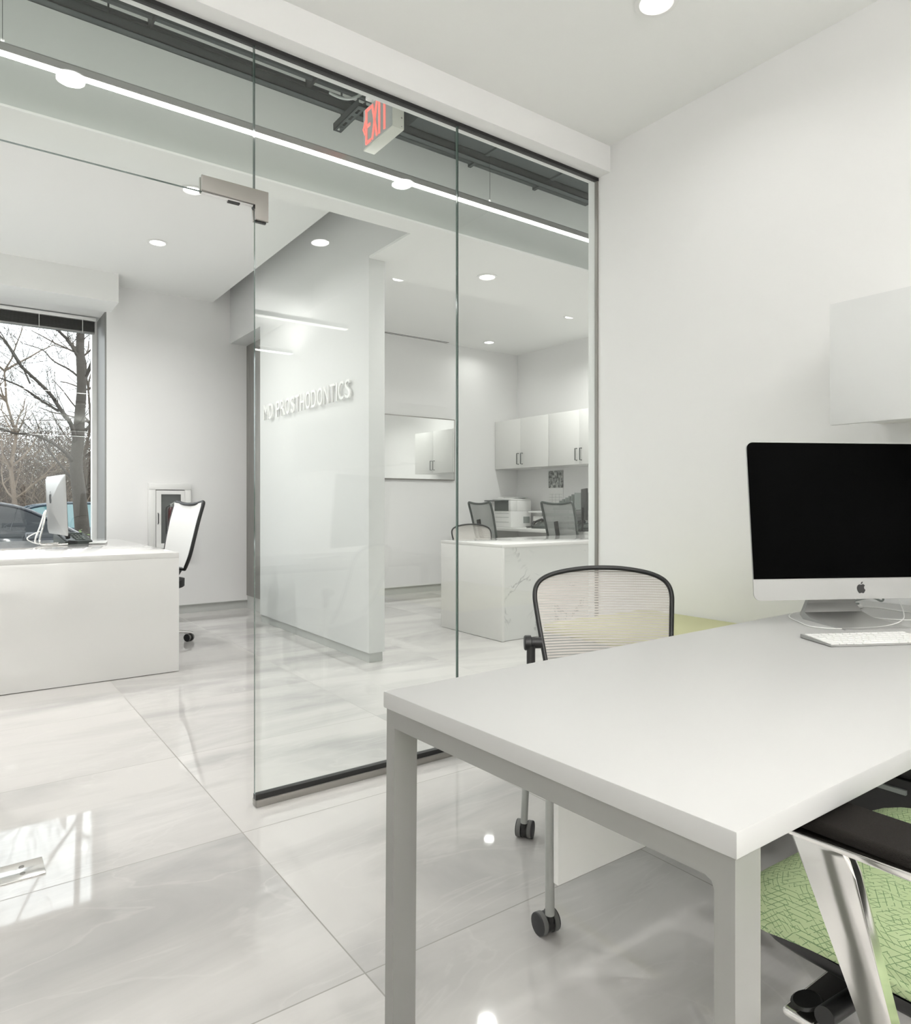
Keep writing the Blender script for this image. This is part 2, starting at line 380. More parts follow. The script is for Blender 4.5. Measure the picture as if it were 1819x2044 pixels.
# ------------------------------------------------------------------ glass partition
GY0, GY1 = 2.339, 2.351
def pane(x0, x1, z0, z1, label):
    t = thing('glass_partition', label, 'glass panel', ((x0+x1)/2, 2.345, z0), 0, 'frameless glass partition')
    w = (x1-x0)/2
    mb = MB(); v, f = mb.add([(x, y, z) for x in (-w, w) for y in (-.006, .006) for z in (0, z1-z0)], [(0, 1, 3, 2), (4, 6, 7, 5), (0, 4, 5, 1), (2, 3, 7, 6), (0, 2, 6, 4), (1, 5, 7, 3)])
    for i in (0, 1): f[i].material_index = 1
    for i in (4, 5): f[i].material_index = 1
    g = mb.build('pane', [M['glass'], M['glassedge']], t, False)
    return t
pane(.840, 1.7055, .03, 2.634, 'clear fixed glass panel beside the doorway, from floor channel to ceiling')
pane(1.7095, 2.555, .03, 2.634, 'clear fixed glass panel next to the right wall')
pane(-1.2, .836, 2.080, 2.634, 'clear glass transom panel above the open doorway')
pane(-3.0, -1.204, .03, 2.634, 'clear fixed glass panel left of the doorway, out at the left')
bc = thing('floor_channel', 'satin steel channel with black gasket holding the glass panels on the floor', 'channel', (.84, 2.345, 0))
B(0, 1.72, -.02, .02, 0, .024, .002).build('steel_channel', M['satin'], bc)
B(0, 1.72, -.012, .012, .024, .042).build('gasket', M['black'], bc, False)
tcn = thing('head_channel', 'thin black channel along the top of the glass partition', 'channel', (-3.0, 2.345, 2.630))
B(0, 5.56, -.011, .011, 0, .015).build('channel', M['black'], tcn, False)
tag(B(2.552, 2.56, 2.336, 2.354, .03, 2.63).build('wall_channel', M['satin'], None, False), 'slim vertical metal channel where the glass meets the right wall', 'channel')
# patch fitting
pf = thing('patch_fitting', 'satin steel L-shaped patch fitting at the transom corner of the glass', 'fitting', (.657, 2.345, 2.0266))
for s in (-1, 1):
    y0, y1 = (.0065, .017) if s > 0 else (-.017, -.0065)
    MB().prism([(0, y0, .052), (.181, y0, .052), (.181, y0, 0), (.227, y0, 0), (.227, y0, .104), (0, y0, .104)], (0, y1-y0, 0), .0015).build('cover_plate', M['satin'], pf)
MB().box(.004, .178, -.0065, .0065, .046, .052).build('core', M['whiteplastic'], pf, False)
MB().box(.09, .13, -.007, .007, .041, .0465).build('strike', M['black'], pf, False)
MB().cyl((.183, -.008, .046), .008, .016, 'y', 14).build('pivot', M['black'], pf)
MB().box(.183, .222, -.0065, .0065, -.004, .0005).build('gasket', M['black'], pf, False)
# floor closer plate
fp = thing('floor_plate', 'brushed steel door closer cover plate with two screws set in the floor', 'plate', (-.10, 2.32, 0))
B(0, .309, -.055, .055, 0, .004, .001).build('plate', M['chrome'], fp)
for yy in (-.022, .022):
    sc = MB().lathe([(.007, .004), (.0068, .0052), (0, .0052)], (.255, yy, 0), 16).build('screw', M['satin'], fp)
    B(.2495, .2605, yy-.0008, yy+.0008, .0051, .0056).build('screw_slot', M['black'], sc, False)

# open glass door leaf, swung away from the room on the pivot by the plate
dl = thing('glass_door_leaf', 'glass door leaf swung open beyond the doorway', 'door', (-.03, 2.36, .01), 0)
dmb = MB(); v, f = dmb.add([(x, y, z) for x in (-.006, .006) for y in (.02, .88) for z in (.08, 2.05)], [(0, 1, 3, 2), (4, 6, 7, 5), (0, 4, 5, 1), (2, 3, 7, 6), (0, 2, 6, 4), (1, 5, 7, 3)])
for i in (2, 3, 4, 5): f[i].material_index = 1
dmb.build('pane', [M['glass'], M['glassedge']], dl, False)
B(-.017, .017, .015, .88, 0, .085, .002).build('bottom_rail', M['satin'], dl)
for s in (-1, 1):
    MB().tube([(s*.006, .80, .8), (s*.055, .80, .8), (s*.055, .80, 1.3), (s*.006, .80, 1.3)], .009, 10).build('pull_handle', M['satin'], dl)

# ------------------------------------------------------------------ lettering on the partition
def lay_text(txt, width, height, depth, name, m, parent):
    me = textmesh(txt, 1, depth); bm = bmesh.new(); bm.from_mesh(me)
    xs = [v.co.x for v in bm.verts]; ys = [v.co.y for v in bm.verts]
    x0, x1, y0, y1 = min(xs), max(xs), min(ys), max(ys)
    for v in bm.verts: v.co.x = (v.co.x-x0)/(x1-x0)*width; v.co.y = (v.co.y-y0)/(y1-y0)*height
    me2 = bpy.data.meshes.new(name); bm.to_mesh(me2); bm.free(); me2.materials.append(m)
    o = bpy.data.objects.new(name, me2); COL.objects.link(o)
    if parent: o.parent = parent
    return o
sg = thing('wall_sign', 'raised white letters on the white lobby partition wall', 'sign', (2.197, 5.84, 1.768))
TX = 'MD PROSTHODONTICS'
me = textmesh(TX, 1, .0)
wid = {}
def adv(c):
    if c == ' ': return .30
    return {'I': .12, 'M': .62, 'D': .5, 'P': .46, 'R': .48, 'O': .56, 'S': .46, 'T': .46, 'H': .48, 'N': .5, 'C': .5}[c]
tot = sum(adv(c)+.13 for c in TX)-.13; kx = 1.62/tot; x = 0
for c in TX:
    a = adv(c)*kx
    if c != ' ':
        lt = lay_text(c, a, .128, .014, 'letter', M['whiteplastic'], sg)
        lt.rotation_euler = (PI/2, 0, -PI/2); lt.location = (-.019, -x, 0)
    x += a+.13*kx

# ------------------------------------------------------------------ downlights
def downlight(x, y, z, label, group, r=.055, power=K_OFF, spread=150, rim=True):
    t = thing('downlight', label, 'ceiling light', (x, y, z), 0, group)
    MB().lathe([(r*1.0, 0), (r*1.32, -.001), (r*1.35, -.004), (r*1.05, -.006), (r*.98, -.003), (r*.98, 0)], n=32).build('trim_ring', M['whiteplastic'], t)
    MB().lathe([(r*.98, -.0025), (0, -.003)], n=32).build('diffuser', M['glow'], t)
    ld = bpy.data.lights.new('downlight_lamp', 'AREA'); ld.energy = power; ld.shape = 'DISK'; ld.size = r*1.9; ld.spread = math.radians(spread)
    ld.color = (1, .99, .972)
    lo = bpy.data.objects.new('lamp', ld); COL.objects.link(lo); lo.parent = t; lo.location = (0, 0, -.007)
    return t
OFF = 'office downlights'
downlight(1.95, 1.515, 2.77, 'round recessed downlight at the top edge of the office ceiling', OFF)
downlight(.38, 1.515, 2.77, 'office downlight mirrored in the glass at the upper left', OFF)
downlight(1.95, .48, 2.77, 'office downlight nearer the camera, mirrored in the glass below the grey band', OFF)
downlight(.38, .48, 2.77, 'office downlight straight above the camera side of the table', OFF)
downlight(.38, -1.75, 2.77, 'unseen fill downlight added behind the camera', OFF, power=15)  # added out of view so light bounces low under the table
downlight(1.70, -1.75, 2.77, 'unseen fill downlight added behind the camera near the right wall', OFF, power=15)  # second added fill lamp, lights the floor behind the camera
LOB = 'lobby downlights'
downlight(1.20, 4.45, 3.0, 'lobby downlight crossed by the transom glass edge', LOB, power=K_LOB*.5)
downlight(1.23, 5.50, 3.0, 'lobby downlight alone in the far lobby ceiling', LOB, power=K_LOB*.75)
downlight(-.5, 4.45, 3.0, 'lobby downlight out of view at the left, nearer one', LOB, power=K_LOB*1.6)
downlight(-.5, 5.50, 3.0, 'lobby downlight out of view at the left, farther one', LOB, power=K_LOB*1.5)
RCP = 'reception downlights'
downlight(3.06, 3.84, 2.655, 'reception downlight in the low ceiling, largest one right of the partition', RCP, power=K_LOB*.9)
downlight(3.08, 5.07, 2.97, 'reception downlight right of the partition end, half hidden by the ceiling step', RCP, power=K_LOB*.9)
downlight(5.14, 5.07, 2.97, 'reception downlight at the right near the wall post', RCP, power=K_LOB*.9)
downlight(5.17, 6.45, 2.97, 'farthest reception downlight, lowest in the photo above the cabinets', RCP, power=K_LOB*.12)
downlight(4.9, 3.84, 2.655, 'reception downlight hidden behind the office wall', RCP, power=K_LOB*.9)

def pendant(x0, x1, y, z, wires, zc, label, em=None):
    t = thing('linear_pendant', label, 'pendant light', (x0, y, z), 0)
    L = x1-x0
    MB().prism([(0, -.018, .006), (0, -.018, .034), (0, -.010, .042), (0, .010, .042), (0, .018, .034), (0, .018, .006)], (L, 0, 0)).build('housing', M['alu'], t)
    MB().prism([(.0, -.0135, .0065), (.0, .0135, .0065), (.0, .012, 0), (.0, -.012, 0)], (L, 0, 0)).build('diffuser', em or M['bar'], t, False)
    for w in wires:
        MB().tube([(w-x0, 0, .042), (w-x0, 0, (2.999 if w == 2.41 else zc)-z)], .0012, 6).build('wire', M['dark_paint'], t)
        MB().cyl((w-x0, 0, .040), .006, .015, 'z', 10).build('gripper', M['alu'], t)
    return t
lp = pendant(-2.9, 5.8, 3.0, 2.68, (-2.1, .14, 2.41, 4.7), 3.6, 'long glowing linear pendant hung in the grey ceiling slot behind the glass')
u2 = bpy.data.lights.new('slot_fill_uplight', 'AREA'); u2.shape = 'RECTANGLE'; u2.size = 8.5; u2.size_y = .02; u2.energy = K_UP2; u2.color = (1, .99, .97)  # extra unseen source added to lift the upper part of the slot
u2o = bpy.data.objects.new('slot_fill_uplight', u2); COL.objects.link(u2o); u2o.parent = lp; u2o.location = (4.35, 0, .0445); u2o.rotation_euler = (PI, 0, 0)
M['bar2'] = emis('office_lamp_diffuser', (1, .985, .95), K_BAR2)
pendant(-2.4, 2.49, -.2, 2.405, (-2.1, .45, 2.2), 2.77, 'linear office pendant seen only as the upper white line mirrored in the glass', M['bar2'])
M['bar3'] = emis('rear_office_lamp_diffuser', (1, .99, .972), K_BAR3)
op = pendant(-2.4, 2.49, -1.3, 2.405, (-2.1, .45, 2.2), 2.77, 'linear office pendant farther behind the camera, the fainter lower line mirrored in the glass', M['bar3'])
ul = bpy.data.lights.new('fill_uplight', 'AREA'); ul.shape = 'RECTANGLE'; ul.size = 4.8; ul.size_y = .03; ul.energy = K_UP; ul.color = (1, .99, .972)  # unseen source added to even out the office with ceiling bounce
uo = bpy.data.objects.new('fill_uplight', ul); COL.objects.link(uo); uo.parent = op; uo.location = (2.445, 0, .0445); uo.rotation_euler = (PI, 0, 0)

# ------------------------------------------------------------------ steel in the slot
st = thing('strut_rail', 'dark steel strut rail with conduit running along the grey ceiling slot', 'rail', (-2.9, 3.05, 2.955))
rl = MB(); rl.box(0, 8.7, -.022, .022, 0, .006); rl.box(0, 8.7, -.022, -.017, 0, .04); rl.box(0, 8.7, .017, .022, 0, .04); rl.box(0, 8.7, -.022, .022, .036, .04)
rl.build('rail', M['dark_paint'], st, False)
MB().tube([(0, -.05, .075), (4.7, -.05, .075)], .014, 10).build('conduit', M['dark_paint'], st)
MB().tube([(0, .03, .085), (4.7, .03, .085)], .011, 10).build('conduit', M['dark_paint'], st)
rp = []
for i in range(240):
    xx = i*4.7/239; rp.append((xx, -.09, .115+.006*math.sin(xx*2.7)))
MB().tube(rp, .004, 6).build('cable', M['black'], st)
for w in (.9, 3.4, 6.5):
    MB().tube([(w, .02, .04), (w, .02, .645)], .004, 6).build('rod', M['dark_paint'], st)
for w in (2.15, 3.55, 4.25):
    MB().box(w, w+.008, -.1, .03, .05, .13).build('clip', M['black'], st, False)
# slotted bracket
sb = thing('slotted_bracket', 'short slotted dark steel bracket crossing under the rail beside the exit sign', 'bracket', (1.555, 2.895, 2.915))
bk = MB()
for a, b_ in ((-.021, -.007), (.007, .021)): bk.box(a, b_, 0, .265, 0, .003)
for i in range(4): bk.box(-.007, .007, i*.066, i*.066+.028, 0, .003)
bk.box(-.007, .007, .255, .265, 0, .003)
bk.box(-.021, -.018, 0, .265, 0, .035); bk.box(.018, .021, 0, .265, 0, .035)
bk.build('channel', M['dark_paint'], sb, False)
MB().tube([(.0, .215, -.0), (.0, .215, .68)], .005, 8).build('threaded_rod', M['dark_paint'], sb)
MB().lathe([(.012, -.008), (.012, 0)], (0, .215, 0), 6).build('nut', M['dark_paint'], sb)
cv = []
for i in range(40): a = i/39; cv.append((-.12+.16*a, -.05+.15*(1-a), .075-.05*math.sin(a*PI)+.03*a))
sp_ = MB(); sp_.tube(cv, [.006+.0014*(i % 2) for i in range(40)], 8); sp_.build('flex_conduit', M['printer_grey'], sb)
# duct
dc = thing('air_duct', 'dark painted rectangular duct at the right end of the grey ceiling slot', 'duct', (1.9, 2.62, 3.0))
B(0, 1.46, 0, .56, 0, .3, .004).build('duct_body', M['dark_paint'], dc)
B(.5, .52, -.01, .57, -.01, .31).build('flange', M['dark_paint'], dc, False)
B(1.0, 1.02, -.01, .57, -.01, .31).build('flange', M['dark_paint'], dc, False)
B(-.02, 3.9, -.16, -.02, .05, .22).build('side_beam', M['dark_paint'], dc, False)
for q in (.3, 1.4): B(q, q+.03, .1, .14, .3, .6).build('hanger', M['dark_paint'], dc, False)
# exit sign
ex = thing('exit_sign', 'hanging white exit sign with red letters and left arrow behind the glass', 'sign', (1.553, 2.61, 2.700))
B(0, .058, 0, .27, 0, .19, .003).build('housing', mat('exit_sign_white', (.74, .75, .68), .4), ex)
B(-.003, .0, .006, .264, .006, .184).build('face_plate', mat('exit_sign_face', (.52, .56, .55), .4), ex, False)
B(.01, .048, .08, .19, .19, .215).build('canopy_stem', M['whiteplastic'], ex)
B(-.012, .07, .04, .23, .215, .232, .004).build('canopy', M['whiteplastic'], ex)
MB().tube([(.03, .135, .23), (.03, .135, .9)], .006, 8).build('hanger_rod', M['dark_paint'], ex)
def strokes(segs, w, name, par):
    mb = MB()
    for (a, b_) in segs:
        A = Vector((0, -a[0], a[1])); Bv = Vector((0, -b_[0], b_[1])); d = (Bv-A); n = Vector((1, 0, 0)).cross(d).normalized()*w/2; e = d.normalized()*w*.35
        mb.prism([A-n-e, A+n-e, Bv+n+e, Bv-n+e], (-.004, 0, 0))
    return mb.build(name, M['exitred'], par, False)
def placed(o, y, z=.02): o.location = (-.003, y, z); return o
placed(strokes([((.020, .045), (.002, .075)), ((.002, .075), (.020, .105))], .009, 'arrow', ex), .262)
placed(strokes([((0, 0), (0, .15)), ((0, 0), (.038, 0)), ((0, .075), (.032, .075)), ((0, .15), (.038, .15))], .013, 'letter', ex), .232)
placed(strokes([((0, 0), (.042, .15)), ((.042, 0), (0, .15))], .013, 'letter', ex), .176)
placed(strokes([((0, 0), (0, .15))], .013, 'letter', ex), .112)
placed(strokes([((.022, 0), (.022, .15)), ((0, .15), (.044, .15))], .013, 'letter', ex), .088)
MB().cyl((.045, -.0005, .05), .004, .001, 'y', 12).build('screw', M['satin'], ex)
MB().cyl((.045, -.0005, .012), .002, .001, 'y', 12).build('screw', M['black'], ex)
# slot diffuser
sd = thing('slot_diffuser', 'thin linear air slot at the top of the far reception wall', 'air vent', (3.3, 6.74, 2.97))
B(0, 1.48, -.04, .04, -.006, 0).build('frame', M['ceil'], sd, False)
for yy in (-.02, .015): B(.01, 1.47, yy-.007, yy+.007, -.008, -.0055).build('slot', M['black'], sd, False)

# ------------------------------------------------------------------ office table
ZT = .712
tb = thing('office_table', 'white laminate office table with grey steel end frame in the foreground', 'table', (0, 0, 0))
MB().prism([(.650, .405, ZT-.0295), (2.555, .392, ZT-.0295), (2.555, 1.125, ZT-.0295), (.624, 1.081, ZT-.0295)], (0, 0, .0295), .0022, 2).build('table_top', M['laminate'], tb)
def legframe(xo, name='end_frame'):
    mb = MB(); w = .0477
    z1 = ZT-.0305; th = .030
    # top rail with the two legs as one welded loop; far leg leans outwards slightly
    y_n, y_f = .409, 1.077
    def X(y): return xo+(1.081-y)*(.026/.676)
    P = [(y_n, 0), (y_n+.024, 0), (y_n+.024, z1-th-.012), (y_n+.027, z1-th-.004), (y_n+.035, z1-th), (y_f-.025, z1-th), (y_f-.018, .0), (y_f+.008, 0), (y_f, z1), (y_n, z1)]
    a = [(X(y), y, z) for y, z in P]; b_ = [(X(y)+w, y, z) for y, z in P]; n = len(P)
    mb.add(a+b_, [tuple(range(n)), tuple(range(2*n-1, n-1, -1))]+[(i, (i+1) % n, n+(i+1) % n, n+i) for i in range(n)])
    return mb
legframe(.628).build('end_frame', M['steelpaint'], tb, False)
legframe(2.36).build('end_frame', M['steelpaint'], tb, False)
B(.70, 2.36, .93, .96, ZT-.062, ZT-.0305).build('cross_rail', M['steelpaint'], tb, False)
B(.70, 2.36, .50, .53, ZT-.062, ZT-.0305).build('cross_rail', M['steelpaint'], tb, False)
for yy in (.409,):
    B(.645, .69, yy, yy+.022, 0, .004).build('foot_pad', M['black'], tb, False)
mp_ = thing('modesty_panel', 'thin white privacy panel hung under the back of the office table', 'panel', (.875, .90, .364))
B(0, 1.47, -.006, .006, 0, ZT-.0305-.364, .001).build('panel', M['cabinet'], mp_)
for q in (.15, 1.2): B(q, q+.03, .006, .02, .25, .3175).build('bracket', M['steelpaint'], mp_, False)

# pedestal under table
pd = thing('file_pedestal', 'black file pedestal standing under the office table', 'cabinet', (1.68, .545, 0))
B(0, .42, 0, .30, .03, .60, .006).build('body', M['black'], pd)
for i, (a, b_) in enumerate(((.04, .30), (.31, .45), (.46, .59))):
    d = B(-.016, 0, .008, .292, a, b_, .003).build('drawer', M['black'], pd)
    B(-.024, -.016, .09, .21, b_-.03, b_-.02).build('handle', M['printer_grey'], d, False)
for q in ((.04, .04), (.38, .04), (.04, .26), (.38, .26)): MB().cyl((q[0], q[1], 0), .018, .03).build('foot', M['rubber'], pd)

# cushioned bench against the wall
bn = thing('cushioned_bench', 'low bench with a pale lime cushion against the right wall behind the table', 'bench', (1.92, 1.20, 0))
B(0, .635, 0, .85, .03, .53, .004).build('bench_box', M['printer_grey'], bn)
B(.0, .635, .0, .85, .53, .567, .012, 3).build('cushion', M['lime_cushion'], bn)

# wall cabinet in the office
wc = thing('wall_cabinet', 'white wall cabinet above the computer on the right wall', 'cabinet', (2.2, -.55, 1.291))
B(.02, .36, 0, 1.605, .027, .376).build('carcass', M['cabinet'], wc, False)
for i in range(2): B(0, .019, i*.8035+.001, i*.8035+.8015, 0, .376, .0015).build('door', mat('office_cabinet_front', (.74, .745, .735), .35), wc)
B(.12, .3, 1.0, 1.35, .017, .0265).build('task_light', M['printer_grey'], wc, False)

# ------------------------------------------------------------------ desktop computer
def apple_pts(s):
    # outline of the fruit mark as a closed polygon (front view, x right, z up)
    import math as m_
    body = [(0, .36), (.10, .40), (.22, .43), (.34, .38), (.42, .29), (.36, .23), (.31, .12), (.32, -.01), (.38, -.11), (.45, -.15),
            (.40, -.28), (.32, -.40), (.24, -.49), (.15, -.50), (.06, -.46), (-.03, -.45), (-.12, -.48), (-.20, -.50), (-.28, -.45),
            (-.37, -.31), (-.43, -.15), (-.45, .02), (-.43, .17), (-.36, .31), (-.25, .40), (-.14, .41), (-.05, .37)]
    leaf = [(.01, .46), (.02, .56), (.09, .66), (.20, .70), (.19, .60), (.12, .50)]
    return [(x*s, z*s) for x, z in body], [(x*s, z*s) for x, z in leaf]
def rrect(w, h, r, n=6, z0=0):
    P = []
    for cx, cz, a0 in ((w-r, z0+r, -PI/2), (w-r, z0+h-r, 0), (-w+r, z0+h-r, PI/2), (-w+r, z0+r, PI)):
        for k in range(n+1):
            a = a0+PI/2*k/n; P.append((cx+r*math.cos(a), cz+r*math.sin(a)))
    return P
def imac(name, label, loc, rz, sc=1.0, tilt=.098, foot=True):
    t = thing(name, label, 'computer', loc, rz)
    W_, H_ = .3155*sc, .4355*sc; bl = .3775*sc
    z0 = .0735*sc
    tm = Matrix.Translation((0, 0, z0)) @ Matrix.Rotation(-tilt, 4, 'X')
    def tr(o): o.matrix_local = tm; return o
    # shell: rim plus swelling back
    sh = MB(); O = rrect(W_, H_, .018*sc, 6); n = len(O)
    rings = [(0, 1.0), (.003*sc, 1.0), (.006*sc, .985), (.018*sc, .88), (.032*sc, .62), (.042*sc, .30)]
    vs = []
    for d, k in rings:
        for x, z in O: vs.append((x*k, d, H_/2+(z-H_/2)*k))
    fs = [tuple(range(n))]
    for i in range(len(rings)-1):
        for j in range(n): fs.append((i*n+j, i*n+(j+1) % n, (i+1)*n+(j+1) % n, (i+1)*n+j))
    fs.append(tuple(range((len(rings)-1)*n, len(rings)*n))[::-1])
    sh.add(vs, fs); tr(sh.build('housing', M['alu'], t, ang=50))
    # black glass with rounded top corners
    r = .017*sc; P = [(-W_+.0015, H_-bl)]+[(W_-.0015, H_-bl)]
    for cx, a0 in ((W_-.0015-r, 0), (-W_+.0015+r, PI/2)):
        for k in range(7):
            a = a0+PI/2*k/6; P.append((cx+r*math.cos(a), H_-.0015-r+r*math.sin(a)))
    g = MB(); g.prism([(x, -.0018, z) for x, z in P], (0, .0017, 0)); tr(g.build('screen', M['screen'], t, False))
    bo, le = apple_pts(.0265*sc)
    lg = MB(); lg.prism([(x, -.0012, z+.029*sc) for x, z in bo], (0, .0012, 0)); lg.prism([(x, -.0012, z+.029*sc) for x, z in le], (0, .0012, 0))
    tr(lg.build('logo', M['black'], t, False))
    lb = MB(); bo, le = apple_pts(.075*sc)
    lb.prism([(-x, .0425*sc, z+.27*sc) for x, z in bo], (0, .001, 0)); lb.prism([(-x, .0425*sc, z+.27*sc) for x, z in le], (0, .001, 0))
    tr(lb.build('rear_logo', M['black'], t, False))
    if foot:
        s = sc; prof = [(-.062, .0), (-.062, .003), (.02, .006), (.085, .009), (.118, .020), (.126, .045), (.116, .085), (.085, .15), (.045, .215), (.030, .235)]
        ins = [(-.062, .0), (.118, .0), (.134, .012), (.138, .045), (.127, .09), (.096, .155), (.056, .22), (.036, .24)]
        poly = [(y*s, z*s) for y, z in prof]+[(y*s, z*s) for y, z in ins[::-1][:-1]]
        def wid(z, y):
            return (.095 if z < .012*s else (.095-.028*min(1, (z/s-.012)/.05)))*s
        mb = MB(); a = [(-wid(z, y), y, z) for y, z in poly]; b_ = [(wid(z, y), y, z) for y, z in poly]; n = len(poly)
        m_ = len(prof)
        faces = []
        for i in range(n): faces.append((i, (i+1) % n, n+(i+1) % n, n+i))
        # side caps as quads between the outer and inner profile
        mb.add(a+b_, faces+[tuple(range(n))[::-1], tuple(range(n, 2*n))])
        mb.build('stand', M['alu'], t, ang=25)
    return t
MAC = math.radians(-28.88)
imac('desktop_computer', 'silver all-in-one computer with large black screen on the office table', (2.025, .885, ZT), MAC)
# keyboard
kbx = math.radians(-28.6)
kb = thing('keyboard', 'slim white keyboard lying on the office table before the computer', 'keyboard', (1.662, .795, ZT), kbx)
kl, kd = .279, .115
MB().prism([(0, 0, .001), (0, kd, .001), (0, kd, .010), (0, kd-.006, .0105), (0, .0, .0045)], (kl, 0, 0), .0012).build('body', M['alu'], kb)
def keyz(y): return .0045+(y/(kd-.006))*.006
rows = [([1.55]+[1]*12+[1.0], .007)]
lay = [[1.2, 1, 1, 1.25, 5.1, 1.25, 1, .93, .93, .93], [2.3]+[1]*10+[2.3], [1.8]+[1]*11+[1.8], [1.55]+[1]*12+[1.05], [1]*13+[1.6], [1.05]*14]
for r_, keys in enumerate(lay):
    y0 = .005+r_*.0178; h_ = .0155 if r_ < 5 else .011
    tot_ = sum(keys); u = (kl-.008)/tot_; x = .004
    for k in keys:
        w = k*u; zz = keyz(y0+h_/2)
        B(x+.0012, x+w-.0012, y0, y0+h_, zz-.001, zz+.0017, .0006, 1).build('key', M['whiteplastic'], kb); x += w
# cables
def spline(pts, n=12):
    P = [Vector(p) for p in pts]; P = [P[0]]+P+[P[-1]]; out = []
    for i in range(1, len(P)-2):
        for k in range(n):
            t = k/n; a, b_, c, d = P[i-1], P[i], P[i+1], P[i+2]
            out.append(.5*((2*b_)+(-a+c)*t+(2*a-5*b_+4*c-d)*t*t+(-a+3*b_-3*c+d)*t**3))
    out.append(P[-2]); return out
z = ZT+.0025
cb = thing('charging_cable', 'thin white cable looped around the computer stand on the office table', 'cable')
MB().tube(spline([(2.34, .80, z), (2.214, .845, z), (2.18, .93, z), (2.20, .985, z+.004), (2.13, 1.075, z+.001), (2.05, 1.09, z+.003), (1.99, 1.07, z), (1.93, 1.01, z), (1.885, .955, z), (1.90, .905, z), (1.962, .865, z), (2.05, .835, z+.001), (2.152, .835, z+.006), (2.23, .86, z+.016), (2.30, .90, z+.045)]), .0014, 8).build('cord', M['whiteplastic'], cb)
cw = thing('power_adapter', 'small white plug adapter with cord behind the computer stand', 'adapter', (2.345, 1.045, ZT), math.radians(-30))
B(-.02, .02, -.012, .012, 0, .012, .004, 3).build('adapter_body', M['whiteplastic'], cw)
B(-.008, .010, -.008, .008, .012, .018, .002).build('plug_cap', M['printer_grey'], cw)
MB().tube(spline([(.02, 0, .005), (.05, 0, .003), (.08, -.03, .002), (.09, -.08, .002), (.12, -.14, .002)]), .0014, 8).build('cord', M['whiteplastic'], cw)
ck = thing('grey_cable', 'grey power cord arching from the back of the computer', 'cable', (0, 0, 0))
MB().tube(spline([(2.17, 1.01, .735), (2.213, .99, .752), (2.257, .958, .762), (2.281, .94, .752), (2.285, .938, .77), (2.285, .95, .80)]), .0032, 8).build('cord', M['printer_grey'], ck)

# ------------------------------------------------------------------ casters and chairs
def caster(parent, x, y, rz, r=.027, name='caster', m=None):
    c = bpy.data.objects.new(name, None); COL.objects.link(c); c.empty_display_size = .03
    c.parent = parent; c.location = (x, y, 0); c.rotation_euler = (0, 0, rz)
    for s in (-1, 1):
        w = MB(); x0 = s*.010; x1 = s*.026
        w.mi = 0; w.lathe([(r*.985, x0), (r, x0+s*.003), (r, x1-s*.003)], (0, .016, r), 24, 'x'); w.mi = 1
        w.lathe([(r, x1-s*.003), (r*.96, x1), (r*.5, x1+s*.002), (0, x1+s*.002)], (0, .016, r), 24, 'x'); w.lathe([(0, x0), (r*.985, x0)], (0, .016, r), 24, 'x')
        w.build('wheel', [M['grey_tread'], M['rubber']], c, ang=40)
    h = MB(); h.lathe([(r*.86, -.0095), (r*.9, -.006), (r*.9, .006), (r*.86, .0095)], (0, .016, r), 22, 'x'); h.cyl((0, 0, r*1.2), .009, r*1.0, 'z', 14)
    h.build('hood', M['black'], c)
    return c
